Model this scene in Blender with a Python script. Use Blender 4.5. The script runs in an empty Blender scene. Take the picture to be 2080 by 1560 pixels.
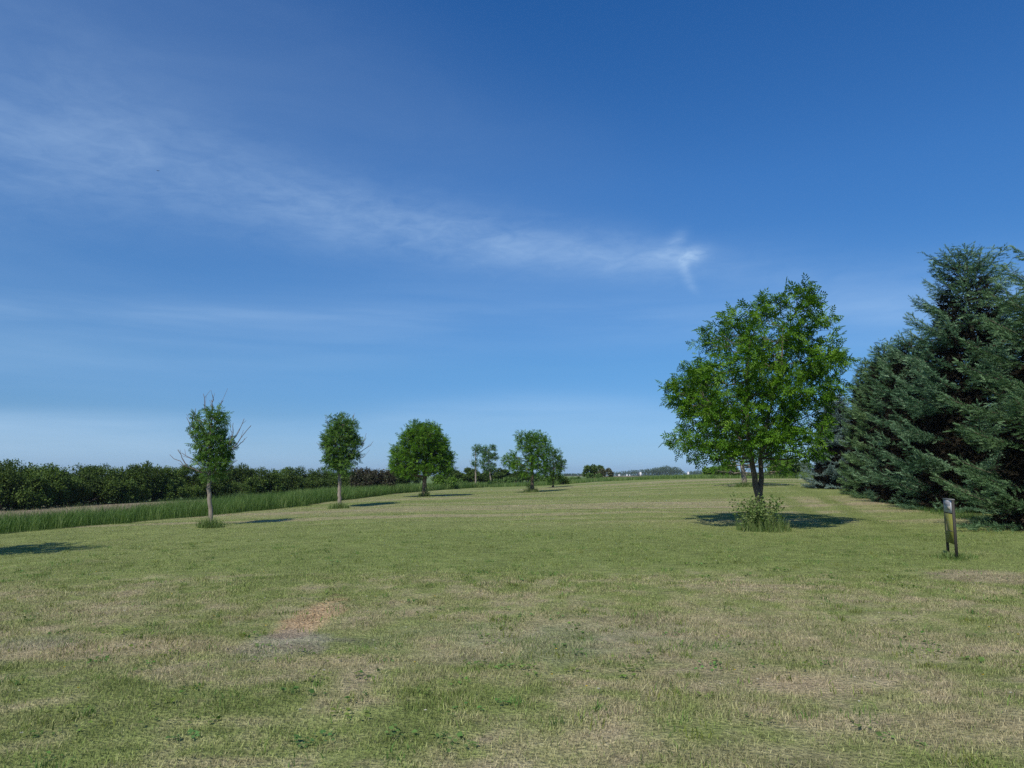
import bpy, math
import numpy as np
from mathutils import Vector

sc = bpy.context.scene
C = sc.collection
R = np.random.default_rng(7)

# ------------------------------------------------------------------ camera model (photo 2080 x 1560)
F = 1480.0
PITCH = math.atan((965 - 780) / F)
CAM = np.array([0.0, 0.0, 1.6])


def ray(px, py):
    u = (px - 1040) / F
    v = (780 - py) / F
    c, s = math.cos(PITCH), math.sin(PITCH)
    return np.array([u, c - v * s, s + v * c])


def at(px, py, Y):
    """world point at depth Y (metres north of the camera) seen at a photo pixel"""
    d = ray(px, py)
    return CAM + d * (Y / d[1])


# ------------------------------------------------------------------ noise and terrain
_tab = np.random.default_rng(3).random((256, 256))


def vnoise(x, y):
    x = np.asarray(x, float); y = np.asarray(y, float)
    xi = np.floor(x).astype(int); yi = np.floor(y).astype(int)
    fx = x - xi; fy = y - yi
    fx = fx * fx * (3 - 2 * fx); fy = fy * fy * (3 - 2 * fy)
    a = _tab[xi & 255, yi & 255]; b = _tab[(xi + 1) & 255, yi & 255]
    c = _tab[xi & 255, (yi + 1) & 255]; d = _tab[(xi + 1) & 255, (yi + 1) & 255]
    return (a * (1 - fx) + b * fx) * (1 - fy) + (c * (1 - fx) + d * fx) * fy


def fbm(x, y, o=4):
    s = 0.0; a = 0.5; t = 0.0
    x = np.asarray(x, float); y = np.asarray(y, float)
    for i in range(o):
        s = s + a * vnoise(x + 17.3 * i, y + 9.1 * i); t += a
        x = x * 2.03; y = y * 2.03; a *= 0.5
    return s / t


def sstep(t):
    t = np.clip(t, 0, 1)
    return t * t * (3 - 2 * t)


def H(x, y):
    x = np.asarray(x, float); y = np.asarray(y, float)
    left = 1.5 * np.log1p(np.exp(np.clip((-x - 4) / 1.5, -30, 30))) + np.maximum(0, (-x - 49))
    left = -0.032 * np.minimum(left, 42)
    rise = 1.25 * sstep((y - 20) / 70) * sstep((x + 5) / 30) * (1 - 0.75 * sstep((y - 130) / 220))
    dist = np.hypot(x, y)
    bump = (fbm(x * 0.9, y * 0.9, 3) - 0.5) * 0.07 + (fbm(x * 0.22 + 40, y * 0.22, 2) - 0.5) * 0.16
    bump = bump * sstep((90 - dist) / 60)
    swale = -0.10 * np.exp(-((y - 8.6) / 2.2) ** 2) * sstep((30 - np.abs(x)) / 20)
    return left + rise + bump + swale + 0.03


CAM[2] = 1.6


def ground_at(px, py):
    d = ray(px, py)
    t = 2.0
    while t < 900:
        p = CAM + d * t
        if p[2] < H(p[0], p[1]):
            lo, hi = t - max(0.05, t * 0.004), t
            for _ in range(20):
                m = 0.5 * (lo + hi); q = CAM + d * m
                if q[2] < H(q[0], q[1]): hi = m
                else: lo = m
            return CAM + d * hi
        t += max(0.05, t * 0.004)
    return CAM + d * 300


def G(x, y):
    return np.array([x, y, float(H(x, y))])


# lawn outline (world): left edge, far edge
_edge = [ground_at(px, py)[:2] for px, py in ((0, 1085), (160, 1070), (300, 1058), (450, 1045), (600, 1029),
                                             (700, 1016), (800, 1003), (900, 995), (985, 990))]
_far = [np.array(p, float) for p in ((5.0, 91), (11, 96), (17, 90), (22.5, 83), (29, 82), (45, 84), (70, 90))]
EDGE = np.array([(-24.5, 2.0), (-22.0, 14.0)] + [tuple(p) for p in _edge] + [tuple(p) for p in _far])
EDGE[:, 0] = np.where(EDGE[:, 1] > 14, EDGE[:, 0], EDGE[:, 0])
LAWN = np.vstack([[(-24.5, -40)], EDGE, [(70, -40)]])


def in_poly(x, y, P):
    x = np.asarray(x, float); y = np.asarray(y, float)
    r = np.zeros(x.shape, bool)
    j = len(P) - 1
    for i in range(len(P)):
        xi, yi = P[i]; xj, yj = P[j]
        if yi != yj:
            c = ((yi > y) != (yj > y)) & (x < (xj - xi) * (y - yi) / (yj - yi) + xi)
            r ^= c
        j = i
    return r


def edge_dist(x, y):
    """distance to the polyline lawn edge"""
    x = np.asarray(x, float); y = np.asarray(y, float)
    best = np.full(x.shape, 1e9)
    for a, b in zip(EDGE[:-1], EDGE[1:]):
        ab = b - a
        t = np.clip(((x - a[0]) * ab[0] + (y - a[1]) * ab[1]) / (ab @ ab), 0, 1)
        best = np.minimum(best, np.hypot(x - a[0] - t * ab[0], y - a[1] - t * ab[1]))
    return best


GREEN = np.array((0.188, 0.227, 0.071))
DEEP = np.array((0.155, 0.190, 0.056))
OLIVE = np.array((0.246, 0.270, 0.100))
TAN = np.array((0.345, 0.285, 0.185))
PINK = np.array((0.395, 0.310, 0.205))
GREYD = np.array((0.335, 0.300, 0.245))
PATCH = []
for px, py, rx, ry, col, k in ((638, 1252, 48, 28, (0.47, 0.34, 0.20), 1.0), (575, 1310, 80, 28, GREYD, 0.60),
                               (200, 1318, 300, 20, PINK, 0.62), (660, 1345, 150, 16, PINK, 0.55), (60, 1308, 120, 14, GREYD, 0.4),
                               (1180, 1300, 330, 42, GREYD, 0.32), (1440, 1262, 260, 16, TAN, 0.6),
                               (1640, 1390, 130, 26, PINK, 0.75), (1700, 1470, 140, 22, TAN, 0.6),
                               (2010, 1168, 110, 10, TAN, 0.8), (1750, 1300, 260, 30, TAN, 0.4),
                               (1560, 1545, 160, 30, TAN, 0.5), (430, 1550, 150, 14, PINK, 0.5),
                               (1990, 1480, 150, 40, PINK, 0.45), (930, 1330, 90, 20, TAN, 0.5),
                               (1980, 1125, 60, 8, OLIVE, 0.9), (870, 1415, 55, 16, DEEP, 0.9),
                               (200, 1420, 420, 40, DEEP, 0.35), (1920, 1345, 130, 30, GREEN, 0.5),
                               (1260, 1415, 60, 16, GREEN, 0.8), (800, 1490, 300, 40, GREEN, 0.45),
                               (150, 1490, 330, 34, DEEP, 0.3), (1640, 1130, 330, 16, GREEN, 0.8)):
    g = ground_at(px, py)
    PATCH.append((g[0], g[1], rx * g[1] / F, ry * g[1] ** 2 / (1.6 * F), np.array(col), k))
BARE = [p[:4] for p in PATCH[:2]]
RUTS = [np.array([ground_at(*p)[:2] for p in L]) for L in
        (((1600, 985), (1645, 1000), (1715, 1032), (1800, 1072), (1960, 1110)),
         ((1560, 1000), (1600, 1015), (1640, 1040), (1700, 1065)))]


def polydist(x, y, L):
    best = np.full(np.shape(x), 1e9)
    for a, b in zip(L[:-1], L[1:]):
        ab = b - a
        t = np.clip(((x - a[0]) * ab[0] + (y - a[1]) * ab[1]) / (ab @ ab), 0, 1)
        best = np.minimum(best, np.hypot(x - a[0] - t * ab[0], y - a[1] - t * ab[1]))
    return best


def lawn_col(x, y):
    x = np.asarray(x, float); y = np.asarray(y, float)
    n1 = fbm(x * 0.55, y * 0.55, 5); n2 = fbm(x * 1.7 + 31, y * 1.7, 4); n3 = fbm(x * 0.16 + 7, y * 0.2 + 3, 3)
    n4 = fbm(x * 5.0 + 11, y * 5.0, 3)
    # dryness by zone
    near = sstep((13.4 + 2.0 * (n3 - 0.5) - y) / 2.5)
    green_band = sstep((y - 11.5) / 3) * sstep((24 + 6 * (n3 - .5) - y) / 8) * sstep((x + 9) / 7)
    far = sstep((y - 19) / 10)
    stripe = fbm(x * 0.025 + y * 0.02, (y - 0.12 * x) * 0.42, 3)
    stripe2 = vnoise(x * 0.02, (y - 0.12 * x) * 1.1)
    dry = 0.18 + near * (0.22 + 0.70 * (n1 - 0.42) + 0.60 * (n2 - 0.5)) - 0.25 * green_band
    dry = dry + far * (0.08 + 1.4 * (stripe - 0.5) + 0.7 * (stripe2 - 0.5) + 0.3 * (n1 - .5))
    dry = dry + 0.75 * (n4 - 0.5) * sstep((30 - y) / 15) - 0.14 * sstep((6.2 - y) / 0.8) * sstep((1.0 - x) / 2.5)
    dry = np.clip(dry, 0, 1)[..., None]
    c1 = GREEN + (OLIVE - GREEN) * np.clip(dry * 2.2, 0, 1)
    hay = TAN * (1 - 0.0 * near[..., None])
    c = c1 + (hay - c1) * np.clip(dry * 1.7 - 0.45, 0, 0.85)
    for cx, cy, rx, ry, col, k in PATCH:
        q = ((x - cx) / rx) ** 2 + ((y - cy) / ry) ** 2
        q = q + 2.2 * (n2 - 0.5) + 2.6 * (n4 - 0.5) + 1.2 * (n1 - 0.5)
        m = k * sstep((1.5 - q) / 1.5)
        c = c + (col * (0.55 + 0.9 * n4)[..., None] - c) * m[..., None]
    for L in RUTS:
        m = 0.85 * sstep((0.60 - polydist(x, y, L)) / 0.4) * (0.4 + n1)
        c = c + (DEEP * 1.1 - c) * np.clip(m, 0, 1)[..., None]
    return c * (0.86 + 0.28 * n2)[..., None]


# ------------------------------------------------------------------ materials
def nodes(name):
    m = bpy.data.materials.new(name); m.use_nodes = True
    nt = m.node_tree; nt.nodes.clear()
    return m, nt


def N(nt, t, **kw):
    n = nt.nodes.new(t)
    for k, v in kw.items():
        setattr(n, k, v)
    return n


def leaf_mat(name, dark, mid, light, trans=0.3, rough=0.5, spec=0.25, tc=(1.1, 1.25, 0.45), vary=0.0):
    """foliage: per leaf 'tint' picks the colour between three greens; diffuse + sheen + light through the leaf"""
    m, nt = nodes(name)
    a = N(nt, 'ShaderNodeAttribute', attribute_name='tint')
    r = N(nt, 'ShaderNodeValToRGB')
    r.color_ramp.elements[0].color = (*dark, 1); r.color_ramp.elements[1].color = (*light, 1)
    e = r.color_ramp.elements.new(0.5); e.color = (*mid, 1)
    nt.links.new(a.outputs['Fac'], r.inputs[0])
    oi = N(nt, 'ShaderNodeObjectInfo'); vr = N(nt, 'ShaderNodeMapRange')
    vr.inputs[3].default_value = 1 - vary; vr.inputs[4].default_value = 1 + vary
    nt.links.new(oi.outputs['Random'], vr.inputs[0])
    sc_ = N(nt, 'ShaderNodeVectorMath', operation='SCALE')
    nt.links.new(r.outputs[0], sc_.inputs[0]); nt.links.new(vr.outputs[0], sc_.inputs['Scale'])
    b = N(nt, 'ShaderNodeBsdfPrincipled')
    b.inputs['Roughness'].default_value = rough
    b.inputs['Specular IOR Level'].default_value = spec
    nt.links.new(sc_.outputs[0], b.inputs['Base Color'])
    t = N(nt, 'ShaderNodeBsdfTranslucent')
    mu = N(nt, 'ShaderNodeMix', data_type='RGBA', blend_type='MULTIPLY')
    mu.inputs[0].default_value = 1
    nt.links.new(sc_.outputs[0], mu.inputs[6]); mu.inputs[7].default_value = (*tc, 1)
    nt.links.new(mu.outputs[2], t.inputs[0])
    mx = N(nt, 'ShaderNodeMixShader'); mx.inputs[0].default_value = trans
    nt.links.new(b.outputs[0], mx.inputs[1]); nt.links.new(t.outputs[0], mx.inputs[2])
    o = N(nt, 'ShaderNodeOutputMaterial'); nt.links.new(mx.outputs[0], o.inputs[0])
    return m


def col_mat(name, trans=0.3, rough=0.6, spec=0.15):
    """grass blades: colour carried per blade in 'bladecol'"""
    m, nt = nodes(name)
    a = N(nt, 'ShaderNodeAttribute', attribute_name='bladecol')
    b = N(nt, 'ShaderNodeBsdfPrincipled'); b.inputs['Roughness'].default_value = rough
    b.inputs['Specular IOR Level'].default_value = spec
    nt.links.new(a.outputs['Color'], b.inputs['Base Color'])
    t = N(nt, 'ShaderNodeBsdfTranslucent'); nt.links.new(a.outputs['Color'], t.inputs[0])
    mx = N(nt, 'ShaderNodeMixShader'); mx.inputs[0].default_value = trans
    nt.links.new(b.outputs[0], mx.inputs[1]); nt.links.new(t.outputs[0], mx.inputs[2])
    o = N(nt, 'ShaderNodeOutputMaterial'); nt.links.new(mx.outputs[0], o.inputs[0])
    return m


def noisy_mat(name, c1, c2, scale=(8, 8, 8), rough=0.8, bump=0.3, detail=6, spec=0.2):
    m, nt = nodes(name)
    tc = N(nt, 'ShaderNodeTexCoord'); mp = N(nt, 'ShaderNodeMapping')
    mp.inputs['Scale'].default_value = scale
    nt.links.new(tc.outputs['Object'], mp.inputs[0])
    n = N(nt, 'ShaderNodeTexNoise'); n.inputs['Scale'].default_value = 1; n.inputs['Detail'].default_value = detail
    nt.links.new(mp.outputs[0], n.inputs['Vector'])
    r = N(nt, 'ShaderNodeValToRGB')
    r.color_ramp.elements[0].position = 0.3; r.color_ramp.elements[1].position = 0.7
    r.color_ramp.elements[0].color = (*c1, 1); r.color_ramp.elements[1].color = (*c2, 1)
    nt.links.new(n.outputs[0], r.inputs[0])
    b = N(nt, 'ShaderNodeBsdfPrincipled'); b.inputs['Roughness'].default_value = rough
    b.inputs['Specular IOR Level'].default_value = spec
    nt.links.new(r.outputs[0], b.inputs['Base Color'])
    bp = N(nt, 'ShaderNodeBump'); bp.inputs['Strength'].default_value = bump; bp.inputs['Distance'].default_value = 0.02
    nt.links.new(n.outputs[0], bp.inputs['Height']); nt.links.new(bp.outputs[0], b.inputs['Normal'])
    o = N(nt, 'ShaderNodeOutputMaterial'); nt.links.new(b.outputs[0], o.inputs[0])
    return m


M_ASH = leaf_mat('ash_leaves', (0.036, 0.098, 0.007), (0.080, 0.186, 0.013), (0.168, 0.300, 0.030), 0.34, 0.5, 0.16)
M_SAPLING = leaf_mat('sapling_leaves', (0.044, 0.110, 0.018), (0.080, 0.172, 0.032), (0.165, 0.270, 0.055), 0.32, 0.5, 0.16)
M_HEDGE = leaf_mat('hedge_leaves', (0.034, 0.066, 0.015), (0.074, 0.122, 0.027), (0.150, 0.208, 0.050), 0.30, 0.6, 0.12, vary=0.28)
M_PURPLE = leaf_mat('purple_leaves', (0.034, 0.030, 0.022), (0.062, 0.056, 0.034), (0.080, 0.105, 0.042), 0.2, 0.55, 0.2, (1.1, 1.0, 0.7))
M_YELLOW = leaf_mat('yellow_green_leaves', (0.08, 0.16, 0.02), (0.12, 0.22, 0.03), (0.18, 0.28, 0.04), 0.3)
M_RED = leaf_mat('reddish_leaves', (0.08, 0.07, 0.045), (0.11, 0.11, 0.06), (0.12, 0.15, 0.07), 0.2)
M_WOODS = leaf_mat('woods_leaves', (0.040, 0.070, 0.026), (0.062, 0.102, 0.038), (0.090, 0.135, 0.050), 0.2)
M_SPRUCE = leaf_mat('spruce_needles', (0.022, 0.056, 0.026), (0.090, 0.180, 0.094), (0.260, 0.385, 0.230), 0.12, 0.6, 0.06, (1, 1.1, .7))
M_SPRUCE_OPEN = leaf_mat('spruce_needles_open', (0.050, 0.080, 0.024), (0.100, 0.178, 0.078), (0.215, 0.330, 0.170), 0.12, 0.6, 0.06, (1, 1.1, .7))
M_SPRUCE_OLIVE = leaf_mat('spruce_needles_olive', (0.032, 0.072, 0.024), (0.105, 0.188, 0.080), (0.245, 0.365, 0.170), 0.12, 0.6, 0.06, (1, 1.1, .7))
M_SPRUCE_BLUE = leaf_mat('spruce_needles_blue', (0.060, 0.098, 0.078), (0.165, 0.240, 0.215), (0.300, 0.395, 0.365), 0.10, 0.55, 0.15, (1, 1, .9))
M_DEADNEEDLE = leaf_mat('dead_needles', (0.06, 0.03, 0.018), (0.09, 0.05, 0.03), (0.13, 0.075, 0.045), 0.05)
M_DARK_TREE = leaf_mat('dark_tree_leaves', (0.036, 0.086, 0.014), (0.066, 0.140, 0.022), (0.120, 0.215, 0.040), 0.3, 0.55, 0.12)  # duller green of the dark bushy tree right of centre
M_INNER_SHADE = leaf_mat('inner_twigs_shade', (0.014, 0.013, 0.009), (0.021, 0.018, 0.012), (0.036, 0.029, 0.019), 0.05, 0.8, 0.05)  # twig brown darkened to stand for the black shade between boughs
M_TALL = leaf_mat('tall_grass', (0.044, 0.094, 0.017), (0.086, 0.160, 0.034), (0.205, 0.275, 0.090), 0.3, 0.55, 0.2)
M_WEED = leaf_mat('weed_leaves', (0.075, 0.130, 0.030), (0.130, 0.200, 0.055), (0.280, 0.300, 0.130), 0.3, 0.55, 0.2)
M_DRYGRASS = leaf_mat('dry_grass', (0.20, 0.16, 0.09), (0.30, 0.25, 0.15), (0.40, 0.34, 0.22), 0.2)
M_BLADE = col_mat('lawn_blades')
M_BARK = noisy_mat('bark', (0.070, 0.054, 0.040), (0.160, 0.128, 0.100), (26, 26, 5), 0.9, 0.9)
M_BARK_PALE = noisy_mat('pale_bark', (0.17, 0.14, 0.115), (0.30, 0.26, 0.21), (30, 30, 7), 0.9, 0.6)
M_TWIG = noisy_mat('bare_twig', (0.10, 0.08, 0.075), (0.17, 0.14, 0.12), (10, 10, 10), 0.9, 0.1)


# ------------------------------------------------------------------ mesh building
class MB:
    def __init__(self):
        self.v = []; self.t = []; self.c = []; self.n = 0

    def add(self, v, t, c=0.5):
        v = np.asarray(v, float).reshape(-1, 3); t = np.asarray(t, int).reshape(-1, 3)
        self.v.append(v); self.t.append(t + self.n); self.n += len(v)
        c = np.asarray(c, float)
        self.c.append(np.broadcast_to(c, (len(t),)) if c.ndim == 0 else c)

    def quads(self, v, q, c=0.5):
        q = np.asarray(q, int)
        self.add(v, np.vstack([q[:, [0, 1, 2]], q[:, [0, 2, 3]]]), c)

    def tube(self, pts, rad, n=8, c=0.5, cap=True):
        pts = np.asarray(pts, float); rad = np.asarray(rad, float)
        k = len(pts)
        tan = np.gradient(pts, axis=0); tan /= np.linalg.norm(tan, axis=1)[:, None] + 1e-9
        ref = np.array([1.0, 0.13, 0]) if abs(tan[0, 0]) < 0.8 else np.array([0, 1.0, 0.1])
        s = np.cross(tan, ref); s /= np.linalg.norm(s, axis=1)[:, None] + 1e-9
        b = np.cross(tan, s)
        a = np.linspace(0, 2 * np.pi, n, endpoint=False)
        V = pts[:, None] + rad[:, None, None] * (np.cos(a)[None, :, None] * s[:, None] + np.sin(a)[None, :, None] * b[:, None])
        V = V.reshape(-1, 3)
        i, j = np.meshgrid(np.arange(k - 1), np.arange(n), indexing='ij')
        j2 = (j + 1) % n
        q = np.stack([i * n + j, i * n + j2, (i + 1) * n + j2, (i + 1) * n + j], -1).reshape(-1, 4)
        t = np.vstack([q[:, [0, 1, 2]], q[:, [0, 2, 3]]])
        if cap:
            V = np.vstack([V, pts[-1:] + tan[-1:] * rad[-1]])
            e = (k - 1) * n
            t = np.vstack([t, np.stack([e + np.arange(n), e + (np.arange(n) + 1) % n, np.full(n, k * n)], -1)])
        self.add(V, t, c)

    def box(self, lo, hi, c=0.5):
        x0, y0, z0 = lo; x1, y1, z1 = hi
        v = [(x0, y0, z0), (x1, y0, z0), (x1, y1, z0), (x0, y1, z0), (x0, y0, z1), (x1, y0, z1), (x1, y1, z1), (x0, y1, z1)]
        self.quads(v, [(0, 3, 2, 1), (4, 5, 6, 7), (0, 1, 5, 4), (1, 2, 6, 5), (2, 3, 7, 6), (3, 0, 4, 7)], c)

    def mesh(self, name, mat, smooth=False):
        v = np.concatenate(self.v).astype(np.float32); t = np.concatenate(self.t).astype(np.int32)
        c = np.concatenate(self.c).astype(np.float32)
        me = bpy.data.meshes.new(name)
        me.vertices.add(len(v)); me.vertices.foreach_set('co', v.ravel())
        me.loops.add(len(t) * 3); me.loops.foreach_set('vertex_index', t.ravel())
        me.polygons.add(len(t)); me.polygons.foreach_set('loop_start', np.arange(0, len(t) * 3, 3, dtype=np.int32))
        if smooth:
            me.polygons.foreach_set('use_smooth', np.ones(len(t), bool))
        me.update(calc_edges=True)
        a = me.attributes.new('tint', 'FLOAT', 'FACE'); a.data.foreach_set('value', c)
        me.materials.append(mat)
        return me

    def build(self, name, mat, parent=None, smooth=False):
        o = bpy.data.objects.new(name, self.mesh(name, mat, smooth)); C.objects.link(o)
        if parent: o.parent = parent
        return o


def tag(o, label=None, cat=None, group=None, kind=None):
    if label: o['label'] = label
    if cat: o['category'] = cat
    if group: o['group'] = group
    if kind: o['kind'] = kind
    return o


def empty(name, loc, rz=0.0):
    o = bpy.data.objects.new(name, None); C.objects.link(o)
    o.location = [float(a) for a in loc]; o.rotation_euler = (0, 0, rz); o.empty_display_size = 0.3
    return o


def norm(a):
    return a / (np.linalg.norm(a, axis=-1, keepdims=True) + 1e-9)


def scatter(mb, P, D, S, tv, tt, tint, rng, flat=0.6):
    """copies of a small template (y forward, z up) at P pointing along D"""
    n = len(P)
    D = norm(D)
    up = norm(np.array([0, 0, 1.0]) * flat + rng.normal(0, 0.5, (n, 3)))
    r = norm(np.cross(D, up)); u = np.cross(r, D)
    V = P[:, None] + S[:, None, None] * (tv[None, :, 0, None] * r[:, None] + tv[None, :, 1, None] * D[:, None] + tv[None, :, 2, None] * u[:, None])
    k = len(tv)
    T = (tt[None] + (np.arange(n) * k)[:, None, None]).reshape(-1, 3)
    if np.ndim(tint) == 1: tint = np.repeat(tint, len(tt))
    mb.add(V.reshape(-1, 3), T, np.clip(tint, 0, 1))


def ash_template():
    v = []; t = []
    def leaflet(bx, by, ang, L, W, z):
        d = np.array([math.sin(ang), math.cos(ang)]); s = np.array([d[1], -d[0]])
        b = len(v)
        v.append((bx, by, z)); v.append((bx + d[0] * L * .45 - s[0] * W, by + d[1] * L * .45 - s[1] * W, z + W * .45))
        v.append((bx + d[0] * L, by + d[1] * L, z - L * .22)); v.append((bx + d[0] * L * .45 + s[0] * W, by + d[1] * L * .45 + s[1] * W, z + W * .45))
        t.append((b, b + 1, b + 2)); t.append((b, b + 2, b + 3))
    for i, y in enumerate((0.22, 0.45, 0.66)):
        z = -0.25 * y * y
        for s in (-1, 1):
            leaflet(0, y, s * (1.05 - 0.12 * i), 0.40, 0.075, z)
    leaflet(0, 0.80, 0.0, 0.42, 0.08, -0.16)
    return np.array(v, float), np.array(t)


ASHV, ASHT = ash_template()
DIAV = np.array([(0, 0, 0), (-0.28, 0.5, 0.08), (0, 1, -0.1), (0.28, 0.5, 0.08)], float)
DIAV2 = DIAV * np.array([1.35, 1, 1])
DIAT = np.array([(0, 1, 2), (0, 2, 3)])


def limb(mb, a, b, r0, r1, rng, n=6, sag=0.0, k=6, wob=0.04):
    t = np.linspace(0, 1, n)[:, None]
    L = np.linalg.norm(b - a)
    p = a + (b - a) * t + rng.normal(0, wob * L, (n, 3)) * (t * (1 - t) * 2)
    p[:, 2] += sag * L * (t * (1 - t))[:, 0] * 4 * 0.25
    mb.tube(p, r0 + (r1 - r0) * t[:, 0], k)
    return p


def crown_points(blobs, per, rng, lo=0.45):
    """twig positions and directions from a list of (centre, radius) foliage masses"""
    P = []; D = []; B = []
    for bi, (c, r) in enumerate(blobs):
        n = max(6, int(per * r * r))
        d = norm(rng.normal(0, 1, (n, 3)))
        rr = r * (lo + (1.02 - lo) * rng.random(n) ** 0.6)
        p = c + d * rr[:, None] * np.array([1, 1, 0.92])
        P.append(p); D.append(d); B.append(np.full(n, bi))
    return np.concatenate(P), np.concatenate(D), np.concatenate(B)


def leafy(mb, P, D, axis, rng, leaf, leaves=5, tlen=0.35, bright=0.0, tv=ASHV, tt=ASHT, jit=0.16):
    """leaf sprays round each twig"""
    n = len(P)
    out = P - axis; out[:, 2] *= 0.4
    td = norm(0.6 * D + 0.5 * norm(out) + np.array([0, 0, 0.25]) + rng.normal(0, 0.25, (n, 3)))
    base = np.repeat(P, leaves, 0); dd = np.repeat(td, leaves, 0)
    f = np.tile(np.linspace(0.05, 1, leaves), n)
    q = base + dd * (f * tlen)[:, None] + rng.normal(0, 0.03, (n * leaves, 3))
    ld = norm(dd * 0.7 + rng.normal(0, 0.75, (n * leaves, 3)) - np.array([0, 0, 0.15]))
    s = leaf * rng.uniform(0.7, 1.25, n * leaves)
    tn = np.repeat(np.clip(rng.normal(0.45 + bright, 0.17, n), 0, 1), leaves) + rng.normal(0, jit, n * leaves)
    tn = tn + np.where(f > 0.8, 0.12, 0)
    scatter(mb, q, ld, s, tv, tt, tn, rng)


def deciduous(name, base, trunkpath, trunkrad, blobs, label, cat, rng, group=None, leafmat=M_ASH, bark=M_BARK, per=70, leaf=0.26,
              leaves=5, tlen=0.32, stems=None, bare=None, tv=ASHV, tt=ASHT, limb_r=0.035, bright=0.0):
    """base: world; all other points relative to base"""
    e = empty(name, base)
    tag(e, label, cat, group)
    tr = MB(); cr = MB(); br = MB()
    tp = np.asarray(trunkpath, float)
    tt_ = np.linspace(0, 1, len(tp)); fine = np.linspace(0, 1, 22)
    path = np.stack([np.interp(fine, tt_, tp[:, i]) for i in range(3)], 1)
    path[1:-1] = (path[:-2] + path[1:-1] * 2 + path[2:]) / 4
    path[2:, :2] += rng.normal(0, 0.012, (20, 2))
    rad = np.interp(fine, np.linspace(0, 1, len(trunkrad)), trunkrad)
    rad[:2] *= (1.25, 1.08)
    path[0, 2] -= 0.08
    tr.tube(path, rad, 12)
    paths = [(path, rad)]
    for sp, sr in (stems or []):
        sp = np.asarray(sp, float)
        f2 = np.linspace(0, 1, 16)
        pp = np.stack([np.interp(f2, np.linspace(0, 1, len(sp)), sp[:, i]) for i in range(3)], 1)
        rr = np.interp(f2, np.linspace(0, 1, len(sr)), sr)
        tr.tube(pp, rr, 10); paths.append((pp, rr))
    tr.build('trunk', bark, e, True)
    axis = np.array([np.mean([b[0][0] for b in blobs]), np.mean([b[0][1] for b in blobs]), 0])
    zc = np.mean([b[0][2] for b in blobs])
    allp = np.concatenate([p for p, _ in paths]); allr = np.concatenate([r for _, r in paths])
    zmin = min(b[0][2] - b[1] for b in blobs)
    ends = []
    for c, r in blobs:
        ok = np.where((allp[:, 2] < c[2] - 0.15) & (allp[:, 2] > min(zmin * 0.8, c[2] - 0.3)))[0]
        if len(ok) == 0: ok = np.array([len(path) // 2])
        d = np.linalg.norm(allp[ok] - c, axis=1) - 0.35 * allp[ok, 2]
        i = ok[np.argmin(d)]
        one = br if len(blobs) > 10 else MB()
        p = limb(one, allp[i], c, min(limb_r, allr[i] * 0.75), 0.010, rng, 7, -0.25)
        ends.append(p)
        if one is not br: one.build('branch', bark, e, True)
    P, D, B = crown_points(blobs, per, rng)
    for i in range(0, len(P), 3):
        pth = ends[B[i]]; a = pth[rng.integers(3, 7)]
        limb(br, a, P[i] + D[i] * 0.1, 0.010, 0.004, rng, 3, 0, 3)
    if len(blobs) > 10: br.build('branches', bark, e, True)
    leafy(cr, P, D, np.array([axis[0], axis[1], zc]), rng, leaf, leaves, tlen, bright, tv, tt)
    cr.build('crown', leafmat, e)
    for line in (bare or []):
        bb = MB()
        L = np.asarray(line, float)
        f2 = np.linspace(0, 1, 7)
        pp = np.stack([np.interp(f2, np.linspace(0, 1, len(L)), L[:, i]) for i in range(3)], 1)
        pp[1:-1] += rng.normal(0, 0.02, (5, 3))
        bb.tube(pp, np.linspace(0.019, 0.008, 7), 4)
        for _ in range(2):
            i = rng.integers(2, 6)
            bb.tube(np.array([pp[i], pp[i] + norm(pp[-1] - pp[0]) * 0.22 + rng.normal(0, 0.1, 3) + (0, 0, .08)]), np.array([0.008, 0.005]), 3)
        bb.build('bare_branch', M_TWIG, e)
    return e


def px_blobs(lst, base_pt, Y, rng, depth=1.0, ctr=None, copies=2, rs=0.84):
    """foliage masses measured from the photo as (x, y, radius) on a plane at depth Y, given real depth round the crown axis"""
    out = []
    pts = [at(a, b, Y) - base_pt for a, b, r in lst]
    cx = np.mean([p[0] for p in pts]) if ctr is None else ctr
    half = max(abs(p[0] - cx) + r * Y / F * 0.5 for p, (_, _, r) in zip(pts, lst))
    for p, (_, _, r) in zip(pts, lst):
        rr = r * Y / F * rs
        room = math.sqrt(max(0.05, half ** 2 - (p[0] - cx) ** 2)) * depth
        for k in range(copies):
            f = 0 if copies == 1 else (-1 + 2 * k / (copies - 1))
            y = f * max(room - rr * 0.7, 0.0) * rng.uniform(0.55, 1.0)
            out.append((np.array([p[0] + rng.normal(0, 0.06), y, p[2] + rng.normal(0, 0.08)]), rr * rng.uniform(0.62, 1.12)))
    return out


# ------------------------------------------------------------------ ground
def sgrid(a, lo, hi, n, c):
    t = np.linspace(math.asinh((lo - c) / a), math.asinh((hi - c) / a), n)
    return c + a * np.sinh(t)


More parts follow.
